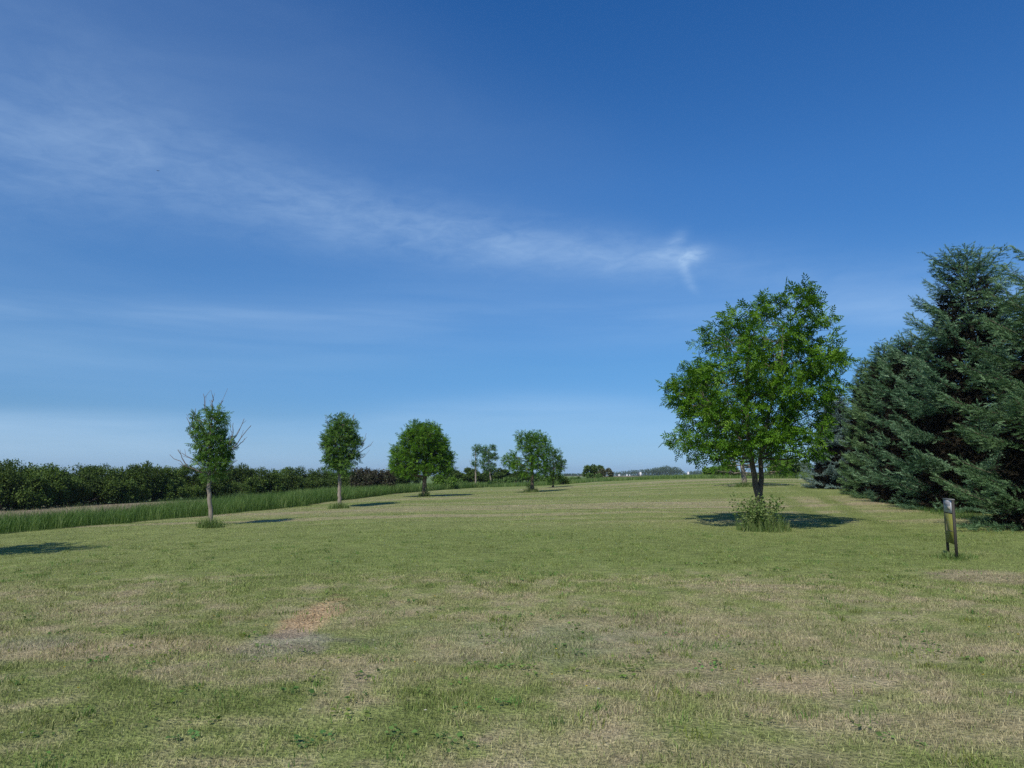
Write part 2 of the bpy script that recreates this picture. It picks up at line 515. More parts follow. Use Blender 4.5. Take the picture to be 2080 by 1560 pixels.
gx = sgrid(4.0, -2600, 2600, 740, 0.0)
gy = sgrid(4.0, -220, 2700, 600, 6.0)
GX, GY = np.meshgrid(gx, gy, indexing='ij')
GZ = H(GX, GY)
V = np.stack([GX, GY, GZ], -1).reshape(-1, 3)
nx, ny = len(gx), len(gy)
ii, jj = np.meshgrid(np.arange(nx - 1), np.arange(ny - 1), indexing='ij')
Q = np.stack([ii * ny + jj, (ii + 1) * ny + jj, (ii + 1) * ny + jj + 1, ii * ny + jj + 1], -1).reshape(-1, 4)
colr = lawn_col(GX, GY)
inl = in_poly(GX, GY, LAWN)
ed = edge_dist(GX, GY)
rough = np.array((0.085, 0.125, 0.040)) * (0.8 + 0.4 * fbm(GX * .3, GY * .3, 3))[..., None]
tanf = np.array((0.26, 0.212, 0.150)) * (0.75 + 0.5 * fbm(GX * .5, GY * .5, 4))[..., None]
crop = np.array((0.135, 0.195, 0.070)) * (0.85 + 0.3 * fbm(GX * .02, GY * .02, 3))[..., None]
plough = np.array((0.23, 0.165, 0.125)) * np.ones_like(crop)
out = rough.copy()
mt = sstep((ed - 5.0) / 1.5) * sstep((-GX - 14) / 3) * sstep((75 - GY) / 12) * sstep((36 - ed) / 8)
out = out + (tanf - out) * mt[..., None]
mf = sstep((GY - 150) / 40)
out = out + (crop - out) * mf[..., None]
mp_ = sstep((GY - 480) / 60) * sstep((1150 - GY) / 50) * sstep((GX - 60) / 20) * sstep((GY * 0.27 - GX) / 20)
out = out + (plough - out) * mp_[..., None]
mi = np.where(inl, 1.0, sstep((0.3 - ed) / 0.3))
colr = out + (colr - out) * mi[..., None]
me = bpy.data.meshes.new('ground')
me.vertices.add(len(V)); me.vertices.foreach_set('co', V.astype(np.float32).ravel())
me.loops.add(len(Q) * 4); me.loops.foreach_set('vertex_index', Q.astype(np.int32).ravel())
me.polygons.add(len(Q)); me.polygons.foreach_set('loop_start', np.arange(0, len(Q) * 4, 4, dtype=np.int32))
me.polygons.foreach_set('use_smooth', np.ones(len(Q), bool))
me.update(calc_edges=True)
ca = me.attributes.new('turf', 'FLOAT_COLOR', 'POINT')
ca.data.foreach_set('color', np.concatenate([colr.reshape(-1, 3), np.ones((len(V), 1))], 1).astype(np.float32).ravel())
m, nt = nodes('turf')
a = N(nt, 'ShaderNodeAttribute', attribute_name='turf')
g = N(nt, 'ShaderNodeNewGeometry')
n1 = N(nt, 'ShaderNodeTexNoise'); n1.inputs['Scale'].default_value = 28; n1.inputs['Detail'].default_value = 4
n2 = N(nt, 'ShaderNodeTexNoise'); n2.inputs['Scale'].default_value = 3.2; n2.inputs['Detail'].default_value = 8; n2.inputs['Roughness'].default_value = 0.7
mp = N(nt, 'ShaderNodeMapping'); mp.inputs['Scale'].default_value = (0.7, 1.5, 1.0)
nt.links.new(g.outputs['Position'], n1.inputs['Vector'])
nt.links.new(g.outputs['Position'], mp.inputs[0]); nt.links.new(mp.outputs[0], n2.inputs['Vector'])
r1 = N(nt, 'ShaderNodeMapRange'); r1.inputs[1].default_value = 0.3; r1.inputs[2].default_value = 0.7; r1.inputs[3].default_value = 0.62; r1.inputs[4].default_value = 1.35
r2 = N(nt, 'ShaderNodeMapRange'); r2.inputs[1].default_value = 0.3; r2.inputs[2].default_value = 0.7; r2.inputs[3].default_value = 0.62; r2.inputs[4].default_value = 1.35
nt.links.new(n1.outputs[0], r1.inputs[0]); nt.links.new(n2.outputs[0], r2.inputs[0])
mm = N(nt, 'ShaderNodeMath', operation='MULTIPLY'); nt.links.new(r1.outputs[0], mm.inputs[0]); nt.links.new(r2.outputs[0], mm.inputs[1])
vm = N(nt, 'ShaderNodeVectorMath', operation='SCALE'); nt.links.new(a.outputs['Color'], vm.inputs[0]); nt.links.new(mm.outputs[0], vm.inputs['Scale'])
b = N(nt, 'ShaderNodeBsdfPrincipled'); b.inputs['Roughness'].default_value = 0.95; b.inputs['Specular IOR Level'].default_value = 0.1
nt.links.new(vm.outputs[0], b.inputs['Base Color'])
bp = N(nt, 'ShaderNodeBump'); bp.inputs['Strength'].default_value = 0.7; bp.inputs['Distance'].default_value = 0.06
nt.links.new(mm.outputs[0], bp.inputs['Height']); nt.links.new(bp.outputs[0], b.inputs['Normal'])
o = N(nt, 'ShaderNodeOutputMaterial'); nt.links.new(b.outputs[0], o.inputs[0])
me.materials.append(m)
ground = bpy.data.objects.new('ground', me); C.objects.link(ground)
tag(ground, kind='structure')


# ------------------------------------------------------------------ grass
def blade_geo(P, h, w, rng, bend=0.5, seg=2, az=None):
    n = len(P)
    a = rng.uniform(0, 2 * np.pi, n) if az is None else az
    side = np.stack([np.cos(a), np.sin(a), np.zeros(n)], 1)
    la = a + np.pi / 2 + rng.normal(0, 0.6, n)
    lean = np.stack([np.cos(la), np.sin(la), np.zeros(n)], 1) * (h * bend * rng.uniform(0.1, 1.0, n))[:, None]
    up = np.array([0, 0, 1.0]) * h[:, None]
    hw = side * (w / 2)[:, None]
    tip = P + up * 1.0 + lean
    if seg == 1:
        Vv = np.stack([P - hw, P + hw, tip], 1)
        T = np.array([(0, 1, 2)])
    else:
        mid = P + up * 0.55 + lean * 0.3
        Vv = np.stack([P - hw, P + hw, mid - hw * 0.8, mid + hw * 0.8, tip], 1)
        T = np.array([(0, 1, 3), (0, 3, 2), (2, 3, 4)])
    k = Vv.shape[1]
    TT = (T[None] + (np.arange(n) * k)[:, None, None]).reshape(-1, 3)
    return Vv.reshape(-1, 3), TT, len(T)


def lawn_samples(y0, y1, dens, rng, e=2.0):
    """density falls with distance from the near edge of the lawn"""
    ys = np.linspace(y0, y1, 400)
    d = dens * np.minimum(1, (8.0 / ys) ** e)
    wgt = d * 2 * (0.78 * ys + 2.2)
    n = int(np.trapz(wgt, ys))
    cdf = np.cumsum(wgt); cdf /= cdf[-1]
    y = np.interp(rng.random(n), cdf, ys)
    x = rng.uniform(-1, 1, n) * (0.78 * y + 2.2)
    return x, y


lv = []; lt = []; lc = []; off = 0
rg = np.random.default_rng(11)
for (y0, y1, dens, seg, e) in ((2.6, 12, 4600, 2, 1.3), (12, 75, 3600, 1, 1.9)):
    x, y = lawn_samples(y0, y1, dens, rg, e)
    clump = fbm(x * 2.6 + 5, y * 2.6, 3); clump2 = fbm(x * 0.5 + 9, y * 0.5, 2)
    keep = in_poly(x, y, LAWN) & (rg.random(len(x)) < 0.35 + 1.1 * clump)
    for (cx, cy, rx, ry), kb in zip(BARE, (0.85, 0.5)):
        q = ((x - cx) / rx) ** 2 + ((y - cy) / ry) ** 2 + 3.0 * (fbm(x * 3.1, y * 3.1, 3) - 0.5)
        keep &= (rg.random(len(x)) > kb * sstep((1.3 - q) / 1.2))
    x, y, clump, clump2 = x[keep], y[keep], clump[keep], clump2[keep]
    h = (0.015 + 0.038 * np.clip(clump - 0.25, 0, 1) * (0.5 + clump2)) * rg.uniform(0.5, 1.4, len(x))
    tallm = rg.random(len(x)) < 0.02
    h = np.where(tallm, h * 1.8, h)
    w = 0.0040 * np.maximum(1, (y / 8.0)) ** 0.95 * rg.uniform(0.7, 1.3, len(x))
    P = np.stack([x, y, H(x, y) - 0.004], 1)
    c = lawn_col(x, y) * 1.24
    # each blade leans towards fresh green or straw
    g_ = rg.random(len(x))[:, None]
    wetness = np.clip((c[:, 1] - c[:, 0]) / 0.08, -1, 1)[:, None]
    fresh = np.array((0.165, 0.245, 0.050)); straw = np.array((0.42, 0.375, 0.22))
    c = np.where(g_ < 0.20 + 0.12 * wetness, c * 0.35 + fresh * 0.65, c)
    c = np.where(g_ > 0.90 + 0.07 * wetness, c * 0.4 + straw * 0.6, c)
    c = c * np.clip(rg.normal(1.0, 0.30, (len(x), 1)), 0.35, 1.8)
    v_, t_, k_ = blade_geo(P, h, w, rg, 1.25, seg)
    lv.append(v_); lt.append(t_ + off); off += len(v_); lc.append(np.repeat(c, k_, 0))
# fresh tufts and broad weeds in the near lawn
tx, ty = lawn_samples(3.2, 20, 4.5, rg, 1.0)
for k in range(len(tx)):
    n = rg.integers(12, 34)
    rr = rg.uniform(0.03, 0.12)
    p = np.stack([tx[k] + rg.normal(0, rr, n), ty[k] + rg.normal(0, rr, n)], 1)
    P = np.column_stack([p, H(p[:, 0], p[:, 1]) - 0.004])
    base = np.array((0.125, 0.210, 0.045)) * rg.uniform(0.75, 1.2) * np.array((rg.uniform(0.8, 1.5), 1, 1))
    c = base * rg.normal(1, 0.15, (n, 1))
    v_, t_, k_ = blade_geo(P, rg.uniform(0.025, 0.075, n), rg.uniform(0.004, 0.009, n), rg, 1.1, 2)
    lv.append(v_); lt.append(t_ + off); off += len(v_); lc.append(np.repeat(c, k_, 0))
# loose soil crumbs and thatch on the two worn spots
for bi, (cx, cy, rx, ry) in enumerate(BARE):
    n = (420, 160)[bi]
    q = rg.normal(0, 0.42, (n, 2)); X_ = cx + q[:, 0] * rx; Y_ = cy + q[:, 1] * ry
    P = np.column_stack([X_, Y_, H(X_, Y_) + 0.004])
    a = rg.uniform(0, 6.28, n)
    t2 = MB(); scatter(t2, P, np.column_stack([np.cos(a), np.sin(a), rg.uniform(0, .5, n)]), rg.uniform(0.008, 0.032, n), DIAV, DIAT, np.full(n, .5), rg, 1.0)
    c = PATCH[bi][4] * rg.uniform(0.5, 1.5, (n, 1)) * np.array((1, rg.uniform(.92, 1.02), .95))
    lv.append(np.concatenate(t2.v)); lt.append(np.concatenate(t2.t) + off); off += t2.n; lc.append(np.repeat(c, 2, 0))
# broad-leaved weeds lying in the turf, clover heads and dandelions
wx, wy = lawn_samples(3.0, 16, 3.2, rg, 1.0)
ok = fbm(wx * 0.6 + 3, wy * 0.6, 2) > 0.47
wx, wy = wx[ok], wy[ok]
for k in range(len(wx)):
    n = rg.integers(5, 16); rr = rg.uniform(0.04, 0.13)
    a = rg.uniform(0, 6.28, n); q = rr * np.sqrt(rg.random(n))
    px_, py_ = wx[k] + q * np.cos(a), wy[k] + q * np.sin(a)
    P = np.column_stack([px_, py_, H(px_, py_) + rg.uniform(0.008, 0.035, n)])
    t2 = MB()
    scatter(t2, P, np.column_stack([np.cos(a), np.sin(a), rg.normal(0.15, 0.25, n)]), rg.uniform(0.022, 0.05, n), DIAV2, DIAT, np.full(n, .5), rg, 1.5)
    c = np.array((0.115, 0.205, 0.045)) * rg.uniform(0.7, 1.3) * np.array((rg.uniform(0.75, 1.4), 1, rg.uniform(.8, 1.3))) * rg.normal(1, .12, (n, 1))
    lv.append(np.concatenate(t2.v)); lt.append(np.concatenate(t2.t) + off); off += t2.n; lc.append(np.repeat(c, 2, 0))
fx, fy = lawn_samples(3.4, 24, 0.9, rg, 1.0)
for k in range(len(fx)):
    n = 7; a = np.arange(n) * 0.9
    P = np.tile([fx[k], fy[k], float(H(fx[k], fy[k])) + rg.uniform(.03, .06)], (n, 1))
    t2 = MB()
    scatter(t2, P, np.column_stack([np.cos(a), np.sin(a), np.full(n, .5)]), np.full(n, rg.uniform(.009, .014)), DIAV2, DIAT, np.full(n, .5), rg, 1.0)
    c = np.tile(np.array((0.62, 0.60, 0.50)) if rg.random() < 0.8 else np.array((0.70, 0.50, 0.03)), (n * 2, 1))
    lv.append(np.concatenate(t2.v)); lt.append(np.concatenate(t2.t) + off); off += t2.n; lc.append(c)
lv = np.concatenate(lv); lt = np.concatenate(lt); lc = np.concatenate(lc)
mb = MB(); mb.add(lv, lt, 0.5)
lawn = mb.build('lawn_grass', M_BLADE)
at_ = lawn.data.attributes.new('bladecol', 'FLOAT_COLOR', 'FACE')
at_.data.foreach_set('color', np.concatenate([lc, np.ones((len(lc), 1))], 1).astype(np.float32).ravel())
tag(lawn, 'short mown grass with dry straw patches covering the open lawn', 'grass', kind='stuff')


def tall_grass(name, x, y, hmean, rng, label, cat, kind='stuff', w=0.012, mat=M_TALL, tint=0.45, bend=0.45):
    mb = MB()
    cl = fbm(x * 0.8, y * 0.8, 3)
    cl2 = fbm(x * 2.3 + 4, y * 2.3, 2)
    h = hmean * (0.50 + 0.55 * cl + 0.3 * cl2) * rng.uniform(0.5, 1.12, len(x))
    P = np.stack([x, y, H(x, y) - 0.03], 1)
    ww = w * rng.uniform(0.7, 1.4, len(x)) * np.maximum(1, y / 35)
    v_, t_, k_ = blade_geo(P, h, ww, rng, bend, 2)
    tn = np.clip(tint + 0.9 * (cl - 0.5) + 0.8 * (cl2 - 0.5) + rng.normal(0, 0.18, len(x)) + np.where(rng.random(len(x)) < 0.06, 0.45, 0), 0, 1)
    mb.add(v_, t_, np.repeat(tn, k_))
    o = mb.build(name, mat)
    tag(o, label, cat, kind=kind)
    return o


rg = np.random.default_rng(21)
# strip along the left edge
L = EDGE[1:11]
seg = np.linalg.norm(np.diff(L, axis=0), axis=1); cum = np.concatenate([[0], np.cumsum(seg)])
n = 90000
s_ = rg.random(n) ** 1.0 * cum[-1]
i_ = np.clip(np.searchsorted(cum, s_) - 1, 0, len(L) - 2)
f_ = (s_ - cum[i_]) / seg[i_]
pt = L[i_] + (L[i_ + 1] - L[i_]) * f_[:, None]
dr = norm(L[i_ + 1] - L[i_]); nl = np.stack([-dr[:, 1], dr[:, 0]], 1)
wid = 4.2 + 1.5 * fbm(s_ * 0.2, s_ * 0 + 3, 2) + np.clip((s_ - 45) * 0.12, 0, 6)
o_ = rg.random(n) * wid - 0.12 + 0.5 * (fbm(s_ * 1.3, s_ * 0, 4) - .5)
pt = pt + nl * o_[:, None]
hm = np.interp(pt[:, 1], [10, 25, 45, 75, 95], [0.66, 0.70, 0.92, 0.95, 0.8])
tall_grass('tall_grass_strip', pt[:, 0], pt[:, 1], hm, rg, 'thick strip of uncut green grass running along the left edge of the lawn', 'tall grass', tint=0.40, bend=0.75)
# meadow at the far edge
n = 70000
L = EDGE[10:]
seg = np.linalg.norm(np.diff(L, axis=0), axis=1); cum = np.concatenate([[0], np.cumsum(seg)])
s_ = rg.random(n) * cum[-1]
i_ = np.clip(np.searchsorted(cum, s_) - 1, 0, len(L) - 2)
f_ = (s_ - cum[i_]) / seg[i_]
pt = L[i_] + (L[i_ + 1] - L[i_]) * f_[:, None]
dr = norm(L[i_ + 1] - L[i_]); nl = np.stack([-dr[:, 1], dr[:, 0]], 1)
pt = pt + nl * (rg.random(n)[:, None] ** 1.3 * 26)
hm = np.interp(pt[:, 0], [-5, 3, 8, 25, 34, 60], [0.75, 0.5, 0.52, 0.48, 0.8, 0.9])
tall_grass('meadow_grass', pt[:, 0], pt[:, 1], hm, rg, 'lighter uncut meadow grass beyond the far edge of the lawn', 'tall grass', tint=0.62)
# dry stalks on the fallow strip at far left
n = 9000
x = rg.uniform(-44, -22, n); y = rg.uniform(24, 62, n)
ok = (edge_dist(x, y) > 5.0) & ~in_poly(x, y, LAWN) & (edge_dist(x, y) < 34)
tall_grass('dry_stubble', x[ok], y[ok], 0.22, rg, 'pale dry stubble on the bare strip behind the tall grass at left', 'stubble', mat=M_DRYGRASS, bend=0.8)


def weed_clump(px, py, rad, h, n, label, seed, broad=0, hb=1.0, dry=0.1, name='weed_clump', off=(0, 0)):
    rng = np.random.default_rng(seed)
    g = ground_at(px, py) + np.array([off[0], off[1], 0])
    mb = MB()
    q = rng.normal(0, rad * 0.48, (n, 2)) * np.array([1.15, 0.85])
    q *= np.minimum(1, rad * 0.98 / (np.linalg.norm(q, axis=1) + 1e-6) * rng.uniform(0.6, 1.0, n))[:, None]
    rr = np.linalg.norm(q, axis=1) / rad
    P = np.column_stack([q, H(g[0] + q[:, 0], g[1] + q[:, 1]) - H(g[0], g[1]) - 0.02])
    hh = h * (1.05 - 0.60 * rr) * rng.uniform(0.35, 1.2, n) * np.where(rng.random(n) < 0.05, 1.6, 1.0)
    v_, t_, k_ = blade_geo(P, hh, 0.011 * rng.uniform(0.7, 1.5, n) * max(1, g[1] / 30), rng, 0.75, 2)
    tn = np.clip(rng.normal(0.42, 0.2, n) + np.where(rng.random(n) < dry, 0.5, 0), 0, 1)
    mb.add(v_, t_, np.repeat(tn, k_))
    for k in range(broad):
        a = np.array([rng.normal(0, rad * 0.45), rng.normal(0, rad * 0.4), 0])
        hh = hb * rng.uniform(0.55, 1.0)
        b = a + np.array([rng.normal(0, 0.14), rng.normal(0, 0.14), hh])
        p = limb(mb, a, b, 0.006, 0.002, rng, 6, 0, 3)
        m_ = 26
        f = rng.uniform(0.35, 1.0, m_)
        pos = a + (b - a) * f[:, None] + rng.normal(0, 0.05, (m_, 3))
        d = norm(rng.normal(0, 1, (m_, 3)) * (1, 1, .5) + (0, 0, .4))
        scatter(mb, pos, d, rng.uniform(0.05, 0.12, m_), DIAV, DIAT, np.clip(rng.normal(rng.uniform(0.35, 0.8), 0.12, m_), 0, 1), rng)
    o = mb.build(name, M_WEED)
    o.location = (g[0], g[1], float(H(g[0], g[1])))
    tag(o, label, 'weeds')
    return o


# ------------------------------------------------------------------ deciduous trees on the lawn
# big ash at right
rg = np.random.default_rng(31)
b_ = ground_at(1553, 1068); Y = b_[1]
def rel(px, py, dy=0.0):
    p = at(px, py, Y) - b_; return (p[0], dy, p[2])
bl = [(1592, 606, 17), (1575, 645, 28), (1525, 633, 22), (1482, 638, 19), (1455, 666, 19), (1448, 708, 17), (1630, 638, 21), (1657, 655, 15),
      (1498, 688, 24), (1556, 690, 24), (1610, 690, 32), (1664, 700, 22), (1694, 722, 15), (1650, 745, 28), (1592, 748, 33), (1515, 752, 20), (1474, 755, 25),
      (1438, 770, 23), (1404, 765, 18), (1379, 786, 18), (1371, 812, 14), (1404, 820, 22), (1450, 815, 27), (1500, 802, 28), (1558, 805, 32), (1618, 800, 28), (1664, 785, 20),
      (1422, 853, 19), (1470, 860, 28), (1530, 857, 30), (1588, 862, 30), (1638, 836, 20),
      (1376, 893, 10), (1400, 905, 16), (1435, 905, 22), (1485, 908, 26), (1545, 903, 26), (1598, 905, 22), (1632, 880, 13), (1612, 915, 10), (1448, 925, 12)]
bl = [(1535 + (a - 1535) * 0.95, c if c > 800 else 800 + (c - 800) * 0.88, r_) for a, c, r_ in bl]
blobs = px_blobs(bl, b_, Y, rg, 0.9, copies=2, rs=0.95)
deciduous('ash_tree', b_, [(0, 0, 0), rel(1544, 1020), rel(1535, 985), rel(1526, 930), rel(1518, 860), rel(1515, 760), rel(1525, 690)],
          [0.165, 0.145, 0.088, 0.080, 0.065, 0.05, 0.02], blobs, 'large leafy green tree with a dark forked trunk, the biggest broadleaf tree on the lawn', 'tree', rg,
          group=None, per=200, leaf=0.255, leaves=6, tlen=0.27,
          stems=[([rel(1542, 1006, 0.03), rel(1549, 972, .10), rel(1547, 930, .12), rel(1565, 840, .15), rel(1590, 740, .1), rel(1592, 660, .05)], [0.11, 0.078, 0.068, 0.05, 0.035, 0.015]),
                 ([rel(1530, 930), rel(1480, 860, -.1), rel(1430, 810, -.2)], [0.06, 0.04, 0.015]),
                 ([rel(1545, 920, .1), rel(1600, 840, -.3), rel(1660, 770, -.3)], [0.06, 0.04, 0.015])])
weed_clump(1550, 1078, 0.80, 0.55, 1500, 'tall weedy grass clump round the dark trunk of the biggest broadleaf tree', 5, broad=46, hb=1.05, dry=0.16)

# sapling 1 (left)
rg = np.random.default_rng(32)
b_ = ground_at(429, 1068); Y = b_[1]
bl = [(407, 846, 9), (415, 868, 11), (440, 842, 10), (446, 862, 11), (428, 878, 13), (410, 890, 9), (448, 886, 11), (430, 902, 15), (412, 920, 13), (447, 915, 13), (458, 902, 7),
      (430, 933, 14), (452, 936, 11), (426, 952, 8), (440, 950, 9)]
blobs = px_blobs(bl, b_, Y, rg, 0.9, copies=2)
bl = [(a, c + 7, r_) for a, c, r_ in bl]
blobs = px_blobs(bl, b_, Y, rg, 0.9, copies=2, rs=0.98)
bare = [[rel(420, 850), rel(417, 825), rel(413, 800)], [rel(428, 850), rel(433, 825), rel(429, 812)], [rel(432, 850, .2), rel(440, 825, .2), rel(447, 812, .3)],
        [rel(430, 850, -.2), rel(437, 820, -.2), rel(436, 803, -.2)],
        [rel(408, 915), rel(392, 885), rel(379, 848)], [rel(400, 900, .2), rel(388, 870, .2), rel(385, 840, .2)], [rel(405, 905), rel(392, 895), rel(381, 882)],
        [rel(455, 905, .1), rel(478, 885, .1), rel(494, 850, .1)], [rel(465, 915), rel(488, 893), rel(510, 864)], [rel(470, 905, -.2), rel(478, 880, -.2), rel(478, 860, -.2)],
        [rel(463, 915, .2), rel(480, 905, .2), rel(493, 890, .2)], [rel(420, 962), rel(395, 935), rel(369, 920)], [rel(412, 962, .1), rel(375, 945, .1), rel(342, 923, .1)],
        [rel(380, 945), rel(370, 930), rel(361, 914)], [rel(435, 962), rel(462, 955), rel(482, 935)], [rel(392, 870, .1), rel(396, 850), rel(397, 830)]]
deciduous('ash_tree', b_, [(0, 0, 0), rel(427, 1030), rel(425, 990), rel(425, 950), rel(428, 900), rel(430, 850)], [0.078, 0.074, 0.070, 0.056, 0.035, 0.012], blobs,
          'leftmost young tree with a narrow crown and many dead bare twigs around it', 'tree', rg, leafmat=M_SAPLING, bark=M_BARK_PALE, per=480, leaf=0.19, leaves=5, tlen=0.2, bare=bare, limb_r=0.022, bright=0.08)
weed_clump(427, 1072, 0.50, 0.42, 800, 'low green weed ring at the foot of the leftmost young tree', 6)

# sapling 2
rg = np.random.default_rng(33)
b_ = ground_at(690, 1031); Y = b_[1]
bl = [(686, 852, 11), (680, 868, 14), (700, 865, 14), (720, 868, 11), (668, 885, 14), (690, 885, 16), (715, 888, 15), (664, 905, 12), (685, 908, 17), (712, 905, 16), (728, 897, 10), (672, 928, 15), (695, 930, 18), (718, 925, 13), (680, 947, 14), (705, 948, 16)]
bl = [(693 + (a - 693) * 0.80, c, r_) for a, c, r_ in bl]
blobs = px_blobs(bl, b_, Y, rg, 0.95, copies=2)
bare = [[rel(668, 880), rel(664, 862), rel(661, 846)], [rel(715, 865), rel(719, 853), rel(718, 843)], [rel(720, 920), rel(735, 910), rel(744, 880)], [rel(720, 925, .2), rel(745, 908, .2), rel(757, 896, .2)],
        [rel(665, 922), rel(652, 910), rel(643, 899)], [rel(725, 935), rel(735, 928), rel(742, 926)]]
deciduous('ash_tree', b_, [(0, 0, 0), rel(689, 1005), rel(690, 965), rel(692, 920), rel(690, 860)], [0.115, 0.10, 0.09, 0.06, 0.015], blobs,
          'second young tree from the left, upright oval crown on a straight pale trunk', 'tree', rg, leafmat=M_SAPLING, bark=M_BARK_PALE, per=400, leaf=0.19, leaves=5, tlen=0.22, bare=bare, limb_r=0.03, bright=0.05)
weed_clump(688, 1033, 0.65, 0.42, 700, 'low green weed ring at the foot of the straight pale trunk with the oval crown', 7)

# round tree 3
rg = np.random.default_rng(34)
b_ = ground_at(862, 1009); Y = b_[1]
bl = [(850, 882, 20), (875, 880, 19), (830, 890, 16), (895, 898, 17), (860, 905, 24), (838, 915, 20), (888, 918, 22), (812, 918, 14), (906, 925, 14), (820, 938, 18), (850, 940, 24), (880, 942, 22), (905, 945, 14),
      (805, 945, 12), (835, 956, 15), (872, 954, 14), (894, 955, 11), (815, 960, 9)]
blobs = px_blobs(bl, b_, Y, rg, 1.0, copies=3)
deciduous('ash_tree', b_, [(0, 0, 0), rel(862, 990), rel(863, 965), rel(862, 920), rel(862, 880)], [0.20, 0.17, 0.14, 0.09, 0.02], blobs,
          'dense round-crowned green tree with short dark trunk, third tree from the left', 'tree', rg, per=210, leaf=0.23, leaves=5, tlen=0.3, limb_r=0.05, bright=0.05)
weed_clump(862, 1009, 0.50, 0.55, 420, 'dark sprouting weeds wrapped round the short trunk of the dense round-crowned tree', 8, broad=8, hb=0.8)

# pair of thin trees
for px, py, bl, tp, lab, sd in ((966, 990, [(968, 912, 7), (966, 925, 6), (968, 938, 7), (967, 945, 5)], [(0, 966, 990), (0, 966, 955), (0, 966, 915)],
                                'thinnest young tree, bare slender trunk with a narrow one-sided tuft of leaves', 35),
                               (998, 986, [(985, 915, 9), (1000, 912, 8), (990, 928, 11), (1003, 928, 8), (984, 942, 8), (998, 945, 9), (990, 955, 6)], [(0, 998, 986), (0, 994, 955), (0, 991, 915)],
                                'small slim-trunked tree with a compact crown just right of the thinnest one', 36)):
    rg = np.random.default_rng(sd)
    b_ = ground_at(px, py); Y = b_[1]
    blobs = px_blobs(bl, b_, Y, rg, 0.8, copies=2)
    bare = [[rel(962, 955), rel(957, 945), rel(952, 932)], [rel(963, 950), rel(958, 935), rel(957, 925)]] if sd == 35 else None
    deciduous('ash_tree', b_, [rel(a, c) for _, a, c in tp], [0.12, 0.09, 0.03], blobs, lab, 'tree', rg, leafmat=M_SAPLING, bark=M_BARK_PALE, per=140, leaf=0.27, leaves=5, tlen=0.3, limb_r=0.04, bare=bare, bright=-0.05)
weed_clump(966, 991, 0.9, 0.55, 900, 'grassy weed tuft under the thinnest young tree', 9)
weed_clump(998, 987, 0.85, 0.45, 800, 'grassy weed tuft under the slim-trunked tree with the compact crown', 10)

# tree 5 centre
rg = np.random.default_rng(37)
b_ = ground_at(1080, 1000); Y = b_[1]
bl = [(1058, 888, 11), (1078, 886, 12), (1098, 890, 11), (1062, 905, 15), (1085, 905, 16), (1108, 906, 11), (1075, 922, 17), (1100, 922, 12), (1045, 928, 11), (1034, 935, 9), (1055, 940, 13), (1080, 940, 16), (1045, 950, 9),
      (1070, 958, 11), (1100, 945, 12), (1092, 960, 9)]
blobs = px_blobs(bl, b_, Y, rg, 0.9, copies=2)
deciduous('ash_tree', b_, [(0, 0, 0), rel(1081, 985), rel(1081, 965), rel(1079, 925), rel(1078, 890)], [0.19, 0.15, 0.13, 0.08, 0.02], blobs,
          'bushy tree with dark trunk and spreading left limb near the picture centre', 'tree', rg, per=215, leaf=0.23, bright=0.03, leaves=5, tlen=0.3, limb_r=0.05)
weed_clump(1079, 1000, 0.75, 0.5, 800, 'pale weed tuft at the foot of the bushy tree near the picture centre', 11, broad=10, hb=1.0, dry=0.35)

# tree half hidden behind the big ash
rg = np.random.default_rng(38)
b_ = ground_at(1513, 988); Y = b_[1]
bl = [(1500, 880, 30), (1540, 880, 30), (1480, 910, 26), (1520, 915, 30), (1555, 915, 26), (1470, 938, 18), (1500, 935, 20), (1545, 938, 22), (1580, 940, 20), (1465, 952, 10), (1595, 955, 12)]
blobs = px_blobs(bl, b_, Y, rg, 0.9, copies=2)
deciduous('ash_tree', b_, [(0, 0, 0), rel(1511, 970), rel(1507, 945), rel(1515, 900)], [0.21, 0.19, 0.16, 0.05], blobs,
          'tree with pale leaning trunk half hidden behind the biggest broadleaf tree', 'tree', rg, bark=M_BARK_PALE, per=30, leaf=0.34, leaves=5, limb_r=0.06)
weed_clump(1513, 989, 0.9, 0.5, 900, 'low weeds round the pale leaning trunk behind the biggest broadleaf tree', 12)

# tree just outside the frame at left, whose shadow falls on the lawn in the photo
rg = np.random.default_rng(39)
b_ = G(-14.15, 15.4); Y = b_[1]
blobs = [(np.array([rg.normal(0, .75), rg.normal(0, .75), z]), r) for z, r in ((1.9, .6), (2.2, .8), (2.5, .8), (2.8, .9), (3.1, .8), (3.4, .8), (3.7, .7), (4.0, .6), (2.4, .7), (3.0, .8), (3.3, .7), (4.3, .4))]
deciduous('ash_tree', b_, [(0, 0, 0), (0.02, 0, 1.4), (0, 0, 2.5), (0, 0, 4)], [0.12, 0.10, 0.07, 0.02], blobs,
          'young tree just beyond the left border, seen only by its shadow on the lawn', 'tree', rg, bark=M_BARK_PALE, per=110, leaf=0.26)


